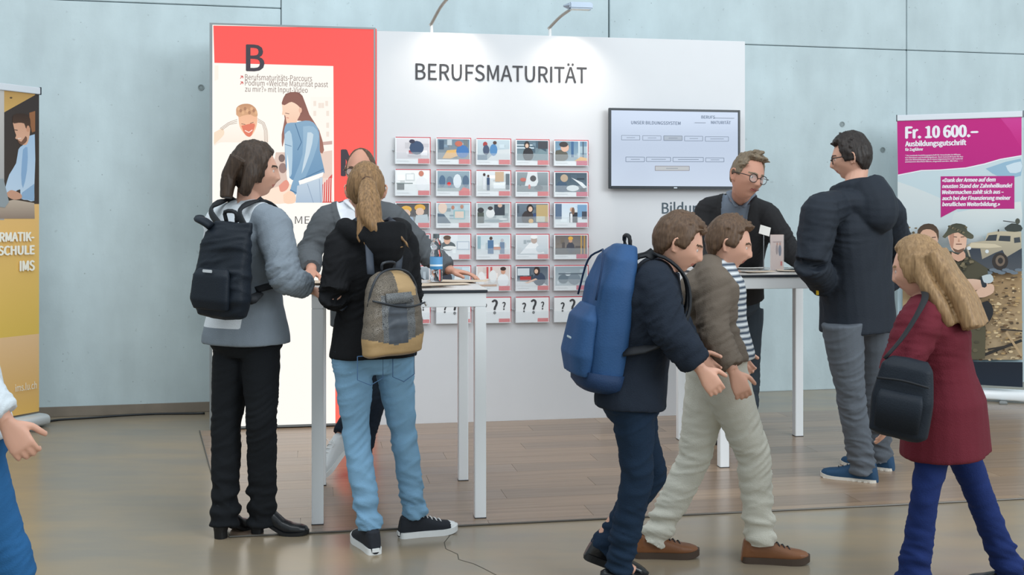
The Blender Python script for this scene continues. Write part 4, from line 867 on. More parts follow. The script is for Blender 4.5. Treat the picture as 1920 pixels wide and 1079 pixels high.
def jacket(name, f, m, hem, infl=.022, arm=.018, cuff=.93, extra=None, zones=None, vs=.0075, seed=1, flare=.0, collar=True, W=None, base=.004, smooth=3, am=.0045, parent=None, label=None):
    """torso + sleeves grown as one garment down to height hem (world z)"""
    k = f.k; bm = BM(); R = f.tr(infl, W=W); ax = (f.ch-f.pel).normalized()
    rings = [r[:3] for r in R if r[3] >= 0]; c0, a0, b0 = rings[0]
    low = []; zz = c0.z
    if hem < zz:
        for t in (1, .66, .33):
            h_ = (zz-hem)*t; e = 1+flare*h_; low.append((c0-Vector((0,0,h_)), a0*e*(1.0), b0*e))
    rings = low+rings; rings[-1] = (rings[-1][0], rings[-1][1]*.9, rings[-1][2]*.9)
    loft(bm, rings, 24, power=2.25)
    for S in 'LR':
        sh, el, wr = f.J['sh'+S], f.J['el'+S], f.J['wr'+S]; a_ = arm; wr = lerp(el, wr, cuff)
        tube(bm, [lerp(f.nk, f.ch, .55), lerp(f.ch, sh, .7)+Vector((0,0,.012)), sh], [.06*k+a_*.6, .058*k+a_*.7, .056*k+a_], 16, 2, up=f.fwd())
        tube(bm, [sh, lerp(sh, el, .3), lerp(sh, el, .75), el, lerp(el, wr, .3), lerp(el, wr, .8), wr], [.056*k+a_, .053*k+a_, .046*k+a_, .045*k+a_, .044*k+a_, .036*k+a_, .033*k+a_*.9], 16, 3)
    for S in 'LR': ell(bm, f.J['sh'+S]+Vector((0,0,-.004)), (.056*k+arm*.92,)*3)
    if extra: extra(bm)
    me = voxel(bm, vs, smooth=smooth); me.name = name
    wrinkle(me, limb_creases(f, am=am), seed, base)
    o = link(name, me, m, parent)
    if zones: zones(me)
    if label: o['label'] = label
    return o
def trousers(name, f, m, parent, r=(.098,.09,.07,.067,.064,.056,.056), top=.12, hem=.02, seed=2, vs=.0075, am=.004, base=.003, label=None, zones=None, stack=0):
    k = f.k; bm = BM(); R = f.tr(.010); rings = [q[:3] for q in R if q[3] <= .3]; loft(bm, rings, 24)
    for S in 'LR':
        hi, kn, an = f.J['hip'+S], f.J['kn'+S], f.J['an'+S]; an = an+Vector((0,0,-hem)); an2 = an
        tube(bm, [hi+Vector((0,0,.04)), lerp(hi, kn, .3), lerp(hi, kn, .8), kn, lerp(kn, an, .35), lerp(kn, an, .8), an], [x*k for x in r], 18, 3, up=f.fwd())
    me = voxel(bm, vs, smooth=3); me.name = name
    wrinkle(me, limb_creases(f, False, True, am=am), seed, base)
    if stack:
        co = getco(me); no = getno(me); d = np.zeros(len(co))
        for S in 'LR':
            a = np.array(f.J['an'+S]); h_ = co[:, 2]-a[2]; near = np.linalg.norm(co[:, :2]-a[:2], axis=1) < .14
            d += np.where(near & (h_ < .16), stack*np.sin(h_*85+2*cnoise(co, seed+3, 6))*np.clip((.16-h_)/.08, 0, 1), 0)
        setco(me, co+no*d[:, None])
    o = link(name, me, m, parent)
    if zones: zones(me)
    if label: o['label'] = label
    return o
def shoe(parent, ank, d, ground=0.0, L=.28, up_m=None, sole_m=None, lace_m=None, heel=0, toe_m=None, style='sneaker', pitch=0, name='shoe', w=.048, label=None, roll=0):
    """a shoe: heel under the ankle, pointing along d (world); local y = forward"""
    d = Vector((d[0], d[1], 0)).normalized(); M = Matrix.Translation(Vector((ank[0], ank[1], ground))) @ Matrix(((d.y, d.x, 0, 0), (-d.x, d.y, 0, 0), (0, 0, 1, 0), (0, 0, 0, 1))) @ Matrix.Rotation(pitch, 4, 'X') @ Matrix.Translation((0, -.045 if style == 'boot' else -.07, 0))
    s = L/.28; X, Y, Z = Vector((1,0,0)), Vector((0,1,0)), Vector((0,0,1))
    out = [(-.0, .026, .0), (.02, .034, .0), (.08, .034, .0), (.14, .040, 0), (.20, .047, .0), (.25, .040, 0), (.275, .022, 0), (.281, .006, 0)]
    hz = lambda y: heel*(1-min(max((y-.06)/.11, 0), 1))**1.2
    th = .026 if style == 'sneaker' else (.014 if style == 'boot' else .02)
    bm = BM(); Q = spl([(y*s, wv*s*(w/.048), 0) for y, wv, _ in [(-.006, .006, 0)]+out], 3); lo, up = [], []
    ring = [(q[1]*1.06, q[0]) for q in Q]+[(-q[1]*1.06, q[0]) for q in Q[::-1]]
    for z0, rows in ((0, lo), (th, up)):
        for x, y in ring: rows.append(bm.verts.new((x, y, hz(y/s)+z0+(.012*max(0, (y/s-.20)/.08)**2 if style != 'boot' else .008*max(0, (y/s-.2)/.08)**2))))
    n = len(ring)
    for i in range(n): bm.faces.new((lo[i], lo[(i+1)%n], up[(i+1)%n], up[i]))
    for r_ in (lo, up):
        for i in range(n//2-1): bm.faces.new((r_[i], r_[i+1], r_[n-2-i], r_[n-1-i]))
    if style == 'run':
        for i in range(9):
            for sx in (-1, 1): box(bm, sx*.036*s-.01, sx*.036*s+.01, (.01+i*.029)*s, (.026+i*.029)*s, -.004, .012, bev=.002)
    bmesh.ops.recalc_face_normals(bm, faces=bm.faces)
    if heel: loft(bm, [((0, .028*s, .0), X*.026, Y*.026), ((0, .026*s, .03), X*.025, Y*.028), ((0, .030*s, heel+.004), X*.031, Y*.036)], 16, power=2.6)
    up_rings = []
    prof = [(-.004,.022,.075),(.012,.032,.088),(.05,.034,.092),(.085,.034,.088),(.12,.036,.074),(.16,.041,.058),(.20,.044,.046),(.24,.040,.040),(.268,.026,.032),(.279,.010,.018)]
    if style == 'boot': prof = [(a, b, c+(.02 if a < .06 else .01 if a < .1 else 0)) for a, b, c in prof]
    b2 = BM()
    for y, wv, h_ in prof:
        z0 = hz(y)+th*.6; hh = h_*s; up_rings.append(((0, y*s, z0+(hh)*.42), X*wv*s*(w/.048), Z*hh*.60+Y*(.006 if y < .02 else 0)))
    loft(b2, [(Vector(c), a, b) for c, a, b in up_rings], 18, power=2.5)
    if style != 'boot': tube(b2, [(0, .035*s, hz(.03)+.05), (0, .032*s, hz(.03)+.10*s)], [.034*s, .031*s], 14, smooth=False)
    else: tube(b2, [(0, .040*s, hz(.03)+.05), (0, .042*s, hz(.03)+.11)], [.036, .036], 16, smooth=False)
    bmesh.ops.transform(b2, matrix=M, verts=b2.verts); me = voxel(b2, .0045, 2, dec=.6)
    o = link(name, me, up_m, parent)
    if label: o['label'] = label
    if toe_m:
        me.materials.append(toe_m); C = fcen(me); iv = M.inverted(); L_ = C@np.array(iv.to_3x3()).T+np.array(iv.translation); setmi(me, ((L_[:, 1] > .238*s) & (L_[:, 2] < .06)).astype(int))
    bmesh.ops.transform(bm, matrix=M, verts=bm.verts); obj('sole', bm, sole_m, o)
    if lace_m:
        for i in range(5):
            y = .10+i*.022; h_ = np.interp(y, [p[0] for p in prof], [p[2] for p in prof]); zt = hz(y)+th*.6+h_*s*1.02+.003
            bm = BM(); tube(bm, [M @ Vector((-.020*s, (y-.006)*s, zt-.010)), M @ Vector((-.008*s, y*s, zt)), M @ Vector((.008*s, (y+.003)*s, zt)), M @ Vector((.020*s, (y+.008)*s, zt-.010))], .0024, 6, 2); obj('lace', bm, lace_m, o, True)
        bm = BM()
        for sx in (-1, 1): tube(bm, [M @ Vector(p) for p in ((0,.10*s,.098*s+hz(.1)), (sx*.022,.085*s,.118*s+hz(.1)), (sx*.036,.10*s,.10*s+hz(.1)), (sx*.016,.11*s,.088*s+hz(.1)), (0,.10*s,.098*s+hz(.1)))], .0016, 6, 4)
        obj('lace_bow', bm, lace_m, o, True)
    return o, M
def glasses(f, hm, parent, m, rim=.0018, w=.024, h=.019, round_=2.6):
    t = f.hk; g_ = bpy.data.objects.new('glasses', None); 
    bm = BM()
    for sx in (-1, 1):
        pts = []
        for i in range(25):
            a = 2*PI*i/24; ca, sa = math.cos(a), math.sin(a)
            pts.append(hm @ (Vector((sx*.0325+w*math.copysign(abs(ca)**(2/round_), ca), .100-.35*abs(sx*.0325+w*ca)**1.0*.35, -.001+h*math.copysign(abs(sa)**(2/round_), sa)))*t))
        tube(bm, pts, rim, 6, 1, smooth=False)
        tube(bm, [hm @ (Vector((sx*.057, .094, .006))*t), hm @ (Vector((sx*.078, .075, .008))*t), hm @ (Vector((sx*.086, .0, .006))*t), hm @ (Vector((sx*.083, -.02, -.006))*t)], rim*1.1, 6, 3)
    tube(bm, [hm @ (Vector((-.010, .103, .002))*t), hm @ (Vector((0, .106, .006))*t), hm @ (Vector((.010, .103, .002))*t)], rim, 6, 3)
    o = obj('glasses', bm, m, parent, True)
    for sx in (-1, 1):
        bm = BM(); loft(bm, [(hm @ (Vector((sx*.0325, .0950, -.001))*t), hm.to_3x3() @ Vector((w*t, 0, 0)), hm.to_3x3() @ Vector((0, 0, h*t))), (hm @ (Vector((sx*.0325, .0956, -.001))*t), hm.to_3x3() @ Vector((w*t, 0, 0)), hm.to_3x3() @ Vector((0, 0, h*t)))], 20, power=round_)
        obj('lens', bm, mat('spectacle_lens', (235,240,245), .02, alpha=.12), o)
    return o
def two_tone(name, ma, mb):
    """material that switches from cloth ma to cloth mb where the attribute 'zone' is positive"""
    if name in _M: return _M[name]
    m = ma.copy(); m.name = name; _M[name] = m; nt = m.node_tree; b = nt.nodes['Principled BSDF']; src = b.inputs['Base Color'].links[0].from_socket
    at = nt.nodes.new('ShaderNodeAttribute'); at.attribute_name = 'zone'
    r = nt.nodes.new('ShaderNodeMapRange'); r.inputs[1].default_value = -.0008; r.inputs[2].default_value = .0008; nt.links.new(at.outputs['Fac'], r.inputs[0])
    x = nt.nodes.new('ShaderNodeMix'); x.data_type = 'RGBA'; nt.links.new(r.outputs[0], x.inputs[0]); nt.links.new(src, x.inputs[6])
    if isinstance(mb, tuple) and not isinstance(mb[0], tuple): x.inputs[7].default_value = (*lin(mb), 1)
    else:
        tc = nt.nodes.new('ShaderNodeTexCoord'); wv = nt.nodes.new('ShaderNodeTexWave'); wv.bands_direction = 'Z'; wv.inputs['Scale'].default_value = 14; wv.inputs['Distortion'].default_value = .3; nt.links.new(tc.outputs['Object'], wv.inputs[0])
        cr = nt.nodes.new('ShaderNodeMix'); cr.data_type = 'RGBA'; cr.inputs[6].default_value = (*lin(mb[0]), 1); cr.inputs[7].default_value = (*lin(mb[1]), 1); nt.links.new(wv.outputs['Fac'], cr.inputs[0]); nt.links.new(cr.outputs[2], x.inputs[7])
    nt.links.new(x.outputs[2], b.inputs['Base Color']); return m
def setzone(me, d):
    at = me.attributes.new('zone', 'FLOAT', 'POINT'); at.data.foreach_set('value', np.asarray(d, np.float32))
def vzone(f, me, wtop, ybot, idx=1, depth=.008, top=None, lapel=None, lap_w=.05):
    """shirt opening: a V on the chest, real recess; optional raised lapels"""
    co = getco(me); fw = np.array(f.fwd()); r = np.array((f.shR-f.shL).normalized()); ch = np.array(f.ch); ax = np.array((f.ch-f.pel).normalized())
    C = fcen(me)
    def ins(P, grow=0):
        v = P-ch; x = v@r; h_ = v@ax; L = np.linalg.norm(np.array(f.ch-f.pel)); t = (h_+ybot*L)/(ybot*L)   # 0 at V bottom, 1 at shoulder line
        return (v@fw > .02), np.abs(x)-(wtop*np.clip(t, 0, 1.3)), t
    a, d, t = ins(co); no = getno(me); zone = np.minimum(np.where(a, -d, -.05), t*.1); mv = np.where(a & (t > 0), -depth*np.clip(-d/.006, 0, 1), 0)
    if lapel is not None: mv = mv+np.where(a & (t > .0) & (d >= 0) & (d < lap_w*np.clip(1.2-t*.5, 0, 1)), .005, 0)
    setzone(me, zone); setco(me, co+no*mv[:, None])
def backpack(name, label, c, nrm_, upv, w, h, d, mats, build, cat='backpack'):
    """soft bag: local x = across, y = outwards (away from the wearer's back), z = up"""
    y = nrm(nrm_); u = Vector(upv); u = (u-y*u.dot(y)).normalized(); x = y.cross(u)
    M = Matrix(((x.x, y.x, u.x, c[0]), (x.y, y.y, u.y, c[1]), (x.z, y.z, u.z, c[2]), (0, 0, 0, 1)))
    o = bpy.data.objects.new(name, None); COL.objects.link(o); tag(o, label, cat)
    build(o, M, w, h, d); return o, M
def soft(bm, M, secs, power=3.2, n=24):
    """secs: (z, halfwidth, y0, y1, xoffset)"""
    rings = []
    for s_ in secs:
        z, hw, y0, y1 = s_[:4]; xo = s_[4] if len(s_) > 4 else 0
        rings.append((M @ Vector((xo, (y0+y1)/2, z)), M.to_3x3() @ Vector((hw, 0, 0)), M.to_3x3() @ Vector((0, (y1-y0)/2, 0))))
    loft(bm, rings, n, power=power)
# ---------------------------------------------------------------- materials for people
skinA = mat('skin_fair', (208,160,138), .5, noise=.03, nscale=14, spec=.4); skinA.node_tree.nodes['Principled BSDF'].inputs['Subsurface Weight'].default_value = .08; skinA.node_tree.nodes['Principled BSDF'].inputs['Subsurface Radius'].default_value = (.01,.004,.002)
skinB = mat('skin_rosy', (198,146,124), .5, noise=.04, nscale=14, spec=.4)
h_dark = hairmat('hair_dark_brown', (44,34,28), (74,58,46)); h_black = hairmat('hair_black_brown', (30,26,26), (56,48,44))
h_blond = hairmat('hair_dark_blonde', (96,72,48), (164,128,88)); h_grey = hairmat('hair_greying', (96,86,74), (142,124,100)); h_brown = hairmat('hair_mid_brown', (70,52,40), (108,84,64)); h_lb = hairmat('hair_light_brown', (120,94,66), (168,136,98))
blk = cloth('black_trouser_cloth', (24,27,31), fine=300); shoe_blk = mat('black_leather', (22,24,28), .28, noise=.1, bump=.1, bscale=90, spec=.6); rub = mat('black_rubber', (20,20,22), .6)
def J2(**k): return {a: (W3(*b) if isinstance(b, tuple) else b) for a, b in k.items()}
# ================================================================ 1 woman in grey with black backpack
f = Fig(.97, False, 1.0, **J2(pel=(462,628,423), ch=(462,412,423), nk=(466,384,423), hd=(478,321,423), shR=(514,422,434), elR=(534,518,444), wrR=(580,543,434), shL=(416,416,412), elL=(404,520,402), wrL=(450,560,392),
    hipR=(488,645,426), knR=(492,790,430), anR=(491,958,424), hipL=(438,645,421), knL=(424,795,424), anL=(420,962,428)), hf=Vector((.97,.22,-.04)), ftR=Vector((1,-.05,0)), ftL=Vector((.45,.9,0)))
body, hm = person('person', 'woman with dark shoulder-length hair, grey sweat jacket, black trousers and black backpack, far left', f, skinA, dict(line=.55, back=-.9, side=-.5, thick=.015, vol=.006, seed=11, streak=18,
    locks=[([(sx*.050,-.02,.06),(sx*.080,-.020,-.01),(sx*.086,-.030,-.065),(sx*.074,-.045,-.105)], .034, .026) for sx in (-1, 1)]+[([(x_,-.070,.05),(x_,-.105,-.02),(x_*1.15,-.115,-.075),(x_*1.3,-.118,-.125)], .042, .026) for x_ in (-.055,-.018,.018,.055)]+[([(-.045,.05,.080),(-.076,.045,.04),(-.084,.028,-.01),(-.082,.01,-.06)], .022, .014), ([(.045,.05,.080),(.074,.035,.045),(.082,.018,.0),(.084,.0,-.05)], .022, .014)]), h_dark,
    hand_pose={'R': (Vector((.8,.5,-.25)), Vector((-.2,.2,-1)), -1, .35)})
bm = BM(); ell(bm, hm @ Vector((.084,-.008,-.040)), (.0055,)*3); obj('earring', bm, mat('pearl', (230,230,232), .2), body, True)
gw = cloth('grey_sweat', (126,136,146), fine=260); lw_ = cloth('pale_grey_panel', (196,206,214), fine=260)
def zw(me):
    C = getco(me); b = np.array(f.fwd()); r = np.array((f.shR-f.shL).normalized()); v = C-np.array(f.ch); setzone(me, np.minimum(np.minimum(.06-v@b, .13-v@r), C[:, 2]-.92))
jacket('sweat_jacket', f, two_tone('grey_and_pale_sweat', gw, (216,222,228)), .845, infl=.034, arm=.026, cuff=.86, zones=zw, seed=4, flare=.16, parent=body, base=.005, am=.006)
trousers('trousers', f, blk, body, r=(.082,.086,.073,.068,.066,.063,.064), hem=.055, seed=5, stack=.004)
for S in 'RL':
    an = f.J['an'+S]; shoe(body, (an.x, an.y), f.J['ft'+S], 0, .255, shoe_blk, rub, None, heel=.055, style='boot', name='ankle_boot', w=.045)
nylon = cloth('black_nylon', (26,33,42), .55, fine=180, b=.15); strapm = mat('black_webbing', (20,24,30), .7)
def bp_black(o, M, w, h, d):
    bm = BM(); soft(bm, M, [(-h*.50,w*.30,.01,d*.55),(-h*.47,w*.44,-.0,d*.85),(-h*.30,w*.52,-.0,d*1.05),(-.02,w*.50,0,d*.98),(h*.22,w*.46,0,d*.8),(h*.36,w*.43,.0,d*.62),(h*.44,w*.40,.0,d*.42,-.01),(h*.50,w*.36,.01,d*.36,-.02)]); me = voxel(bm, .008, 3)
    wrinkle(me, [(M @ Vector((0,d,h*.2)), M.to_3x3() @ Vector((.3,0,1)), .16, .006, 70), (M @ Vector((0,d,-h*.3)), M.to_3x3() @ Vector((.6,0,1)), .14, .005, 80)], 21, .004); link('bag_body', me, nylon, o)
    bm = BM(); soft(bm, M, [(-h*.40,w*.34,d*.8,d*1.16),(-h*.30,w*.38,d*.85,d*1.28),(-h*.05,w*.36,d*.85,d*1.2),(h*.02,w*.30,d*.8,d*1.02)]); link('front_pocket', voxel(bm, .007, 2), nylon, o)
    bm = BM(); tube(bm, [M @ Vector(p) for p in ((w*.30,.05,h*.44),(w*.42,.06,h*.49),(w*.55,.05,h*.51),(w*.60,.04,h*.54))], [.035,.032,.028,.02], 12, 3, flat=.5); obj('roll_top_end', bm, nylon, o, True)
    bm = BM(); box(bm, -.028, .028, d*1.20, d*1.23, -h*.02, h*.01, bev=.002, M=M); obj('zip_pull', bm, mat('silver_metal', (206,208,210), .25, metal=.8), o)
    bm = BM(); tube(bm, [M @ Vector(p) for p in ((-.03,.02,h*.5),(-.03,.03,h*.6),(.03,.03,h*.6),(.03,.02,h*.5))], .009, 8, 3); obj('grab_loop', bm, strapm, o, True)
back = -f.fwd()
bc = W3(416,508,447); bo_, M = backpack('backpack', 'black nylon roll-top backpack on the back of the woman in grey', bc+Vector((.03,.07,0)), Vector((-.52,-.85,.02)), (.04,0.0,1), .285, .41, .12, None, bp_black)
def wstrap(S, o, wd=.020, off=.034, m=None, low=.45, bcx=None):
    sh = f.J['sh'+S]; c = lerp(f.ch, sh, .55)+Vector((0,0,.075)); fw = f.fwd(); r = (f.shR-f.shL).normalized()*(1 if S == 'R' else -1)
    pts = [bcx, c-fw*.115+Vector((0,0,-.03)), c-fw*.05+Vector((0,0,.014)), c+fw*.04+Vector((0,0,.012)), c+fw*.12+Vector((0,0,-.07)), lerp(f.ch, f.pel, .30)+fw*.15+r*.10, lerp(f.ch, f.pel, .5)+fw*.08+r*.175, lerp(f.ch, f.pel, .58)-fw*.06+r*.16]
    bm = BM(); tube(bm, pts, [wd]*len(pts), 10, 4, up=r.cross(fw) if False else fw, flat=.35); return obj('shoulder_strap', bm, m or strapm, o, True)
for S, x_ in (('R', -.07), ('L', .07)): wstrap(S, bo_, bcx=M @ Vector((x_,.0,.17)))
bm = BM(); tube(bm, [M @ Vector((-.13,.03,-.12)), lerp(f.ch, f.pel, .62)+(f.shR-f.shL).normalized()*.16-f.fwd()*.05], [.035,.022], 10, 3, flat=.5); obj('side_strap', bm, strapm, bo_, True)
# ================================================================ 2 ponytail girl
f = Fig(.93, False, .98, **J2(pel=(700,660,435), ch=(698,452,435), nk=(690,430,433), hd=(686,358,430), shL=(641,462,442), elL=(628,552,448), wrL=(643,553,424), shR=(754,458,428), elR=(765,560,424), wrR=(715,548,418),
    hipL=(661,672,440), knL=(668,815,441), anL=(694,985,446), hipR=(738,672,432), knR=(756,818,430), anR=(779,962,427)), hf=Vector((-.12,1,-.10)), ftL=Vector((-.42,.9,0)), ftR=Vector((.93,.36,0)))
body, hm = person('person', 'girl with blonde ponytail seen from behind in black hooded jacket and light blue jeans', f, skinA, dict(line=.55, back=-.62, side=-.2, thick=.010, vol=.0008, seed=5, streak=10), h_blond,
    hand_pose={'L': (Vector((.2,.6,.7)), Vector((.6,.3,0)), -1, .5)})
bm = BM(); tube(bm, [hm @ Vector(p) for p in ((.006,-.088,.028),(.010,-.125,.020),(.012,-.155,-.03),(.020,-.180,-.10),(.034,-.196,-.16),(.062,-.200,-.21),(.115,-.20,-.235))], [.020,.030,.044,.052,.048,.034,.008], 20, 5, flat=.7)
for k_ in range(9): tube(bm, [hm @ Vector(p) for p in ((.0+.008*k_-.03,-.175,-.08),(.01+.012*k_-.035,-.200,-.16),(-.01+.022*k_-.02,-.205,-.22-.012*(k_%4)),(.0+.026*k_-.02,-.205,-.245-.014*(k_%3)))], [.012,.011,.008,.002], 7, 4)
me = voxel(bm, .0045, 2); co = getco(me); no = getno(me); L = (co-np.array(hm.translation))@np.array(hm.to_3x3()); Ls = L*np.array([1,1,.3]); st = np.sin(L[:, 0]*300+3*cnoise(Ls, 3, 7))+.8*np.sin(L[:, 0]*160+3*cnoise(Ls, 4, 5)); setco(me, co+no*(st*.0013)[:, None])
link('ponytail', me, h_blond, body); bm = BM(); tube(bm, [hm @ Vector((.006+.02*math.cos(a), -.104+.010*math.sin(a)*0, .026+.02*math.sin(a))) for a in [i*PI/6 for i in range(13)]], .005, 8, 1); obj('hair_tie', bm, mat('tie_brown', (84,60,44), .7), body, True)
bj = cloth('black_hoodie_cloth', (24,25,28), .9, fine=300, sheen=.0)
fw = f.fwd(); sr = (f.shR-f.shL).normalized()
def hoodg(bm):
    c = f.nk-fw*.045
    tube(bm, [c+sr*.0+fw*.15+Vector((0,0,.0)), c+sr*.11+fw*.04+Vector((0,0,.015)), c+sr*.12-fw*.04+Vector((0,0,-.0)), c+sr*.06-fw*.10+Vector((0,0,-.03)), c-sr*.06-fw*.10+Vector((0,0,-.03)), c-sr*.12-fw*.04, c-sr*.11+fw*.04+Vector((0,0,.015)), c+fw*.15], [.02,.035,.045,.05,.05,.045,.035,.02], 14, 3)
    tube(bm, [c-fw*.08+Vector((0,0,.01)), c-fw*.10+Vector((0,0,-.08)), c-fw*.085+Vector((0,0,-.17))], [.11,.10,.04], 16, 3, up=sr, flat=1)
jacket('hooded_jacket', f, bj, .80, infl=.034, arm=.024, cuff=.95, extra=hoodg, seed=8, flare=.18, parent=body, base=.005, am=.006)
bm = BM(); c_ = W3(640,628,435)
denim = cloth('light_denim', (124,164,194), .85, noise=.12, fine=320, nscale=5)
tr_ = trousers('jeans', f, denim, body, r=(.098,.086,.068,.063,.062,.056,.058), hem=.02, seed=9, stack=.004, base=.0025, am=.005)
seam = mat('denim_stitch', (78,112,150), .8)
for sx in (-1, 1):
    c = f.pel+sr*sx*.078-fw*.128+Vector((0,0,-.055)); bm = BM(); pts = [c+sr*x_*.055+Vector((0,0,z_*.065))-fw*(.012-.14*abs(sx*.078+x_*.055)**2*6) for x_, z_ in ((-1,.9),(-1,-.6),(0,-1),(1,-.6),(1,.9),(-1,.9))]; tube(bm, pts, .0022, 6, 1, smooth=False); obj('pocket_stitch', bm, seam, body, True)
canvas = mat('black_canvas', (30,34,42), .8, bump=.2, bscale=400); wrub = mat('white_rubber', (226,228,228), .45); lacew = mat('white_lace', (236,236,236), .8)
for S in 'LR':
    an = f.J['an'+S]; sh_, M = shoe(body, (an.x, an.y), f.J['ft'+S], 0, .262, canvas, wrub, lacew, toe_m=wrub, name='canvas_sneaker', w=.046)
    bm = BM(); box(bm, -.016, .016, -.0105, -.004, .012, .028, bev=.001, M=M); obj('heel_patch', bm, wrub, sh_)
snake = mat('snake_print_leather', (104,108,112), .38, noise=.15, nscale=18, spec=.5)
def snk(m, c1_, c2_, sc):
    nt = m.node_tree; b = nt.nodes['Principled BSDF']; tc = nt.nodes.new('ShaderNodeTexCoord'); v = nt.nodes.new('ShaderNodeTexVoronoi'); v.feature = 'DISTANCE_TO_EDGE'; v.inputs['Scale'].default_value = sc; nt.links.new(tc.outputs['Object'], v.inputs[0])
    n = nt.nodes.new('ShaderNodeTexNoise'); n.inputs['Scale'].default_value = 9; nt.links.new(tc.outputs['Object'], n.inputs[0])
    r = nt.nodes.new('ShaderNodeMapRange'); r.inputs[2].default_value = .10; nt.links.new(v.outputs['Distance'], r.inputs[0]); ma = nt.nodes.new('ShaderNodeMath'); ma.operation = 'MULTIPLY'; nt.links.new(r.outputs[0], ma.inputs[0]); nt.links.new(n.outputs[0], ma.inputs[1])
    x = nt.nodes.new('ShaderNodeMix'); x.data_type = 'RGBA'; x.inputs[6].default_value = (*lin(c1_), 1); x.inputs[7].default_value = (*lin(c2_), 1); nt.links.new(ma.outputs[0], x.inputs[0]); nt.links.new(x.outputs[2], b.inputs['Base Color'])
    bp = nt.nodes.new('ShaderNodeBump'); bp.inputs['Strength'].default_value = .5; bp.inputs['Distance'].default_value = .004; nt.links.new(r.outputs[0], bp.inputs['Height']); nt.links.new(bp.outputs[0], b.inputs['Normal'])
snk(snake, (52,56,62), (150,152,152), 170); snake2 = mat('snake_print_tan', (140,124,104), .38); snk(snake2, (74,68,62), (146,134,118), 170)
tan = mat('tan_leather', (176,146,104), .45, noise=.08, bump=.1, bscale=60); dkl = mat('dark_leather', (44,48,54), .4); grl = mat('grey_leather', (78,84,92), .38, noise=.2, nscale=16, bump=.1, bscale=40)
def bp_girl(o, M, w, h, d):
    S_ = [(-h*.5,w*.40,.01,d*.55),(-h*.46,w*.50,0,d*.9),(-h*.25,w*.52,0,d*1.0),(h*.05,w*.475,0,d*.95),(h*.28,w*.42,0,d*.85),(h*.42,w*.33,.0,d*.66),(h*.49,w*.20,.02,d*.45)]
    bm = BM(); soft(bm, M, S_, power=3); me = voxel(bm, .006, 3); wrinkle(me, [(M @ Vector((0,d,-h*.1)), M.to_3x3() @ Vector((.5,0,1)), .14, .003, 60)], 31, .003); me.name = 'bag_body'
    for m_ in (snake2, snake, tan, grl): me.materials.append(m_)
    iv = M.inverted(); C = fcen(me)@np.array(iv.to_3x3()).T+np.array(iv.translation); x, y, z = C.T
    mi = np.zeros(len(C), int); mi[(z < -h*.36+.25*abs(x-.02))] = 2; mi[(z > -h*.36+.25*abs(x-.02)) & (x < w*.30) & (x > -w*.28) & (z < h*.22)] = 1; mi[(np.abs(x-.01) < .05) & (z < h*.12) & (z > -h*.34)] = 3; mi[(z > h*.2) & (x > -.10) & (x < w*.0)] = 2
    setmi(me, mi); link('bag_body', me, None, o)
    def arc(zs, r_, name, m_, yo=1.0):
        bm = BM(); tube(bm, [M @ Vector(p) for p in zs], r_, 8, 4); return obj(name, bm, m_, o, True)
    arc([(-w*.47,d*.95,h*.10),(-w*.2,d*1.0,h*.07),(w*.1,d*1.0,h*.10),(w*.46,d*.9,h*.17)], .0042, 'zip', dkl)
    arc([(-w*.44,d*.5,h*.1),(-w*.40,d*.62,h*.30),(-w*.26,d*.62,h*.46),(0,d*.55,h*.51),(w*.26,d*.62,h*.46),(w*.40,d*.62,h*.30),(w*.44,d*.5,h*.1)], .005, 'zip', dkl)
    arc([(-.03,.02,h*.49),(-.03,.03,h*.58),(.03,.03,h*.58),(.03,.02,h*.49)], .006, 'grab_loop', dkl)
    bm = BM(); soft(bm, M, [(h*.12,w*.24,d*.9,d*1.02),(h*.24,w*.23,d*.82,d*.98)]); obj('front_patch', bm, snake, o, True)
    bm = BM(); tube(bm, [M @ Vector((-w*.47,d*.97,h*.10)), M @ Vector((-w*.49,d*1.0,h*.06))], .006, 8); obj('zip_pull', bm, mat('silver_metal', (206,208,210), .25, metal=.8), o)
back = (-fw+sr*.22).normalized(); bc = W3(722,586,452)
bo_, M = backpack('backpack', 'grey and tan snakeskin-patterned backpack hanging low on the ponytailed girl', bc, back, (-.03,.0,1), .29, .355, .10, None, bp_girl)
for S, x_ in (('L', .07), ('R', -.07)): wstrap(S, bo_, wd=.018, m=mat('strap_blue_grey', (52,60,72), .6), bcx=M @ Vector((x_,.0,.16)))
# ================================================================ 3 man in grey blazer behind the left table
f = Fig(1.04, True, 1.0, **J2(pel=(686,572,335), ch=(672,402,338), nk=(674,385,340), hd=(677,320,343), shR=(612,412,341), elR=(579,472,342), wrR=(584,507,356), shL=(734,408,341), elL=(800,474,338), wrL=(845,508,342),
    hipR=(656,592,334), knR=(690,735,338), anR=(640,818,346), hipL=(716,592,334), knL=(703,735,336), anL=(672,872,340)), hf=Vector((-.12,-1,-.10)), ftL=Vector((.1,-1,0)), ftR=Vector((-.6,-.75,0)))
body, hm = person('person', 'man with glasses, receding hair and grey blazer, leaning on the left high table', f, skinB, dict(line=.90, back=-.5, side=-.1, thick=.005, vol=.001, top=0, seed=2, recede=.1, streak=4), h_brown,
    hand_pose={'R': (Vector((-.05,-.75,-.25)), Vector((0,-.3,-1)), 1, .3), 'L': (Vector((.9,-.3,-.12)), Vector((0,-.1,-1)), -1, .45)})
glasses(f, hm, body, mat('dark_glasses', (36,32,32), .3), rim=.0022)
gb = cloth('grey_blazer_cloth', (88,92,96), .85, noise=.05, fine=420, b=.2); shirt = cloth('white_shirt_cloth', (226,230,236), .7, b=.05)
def zb(me): vzone(f, me, .085, .55, 1, .010, lapel=1)
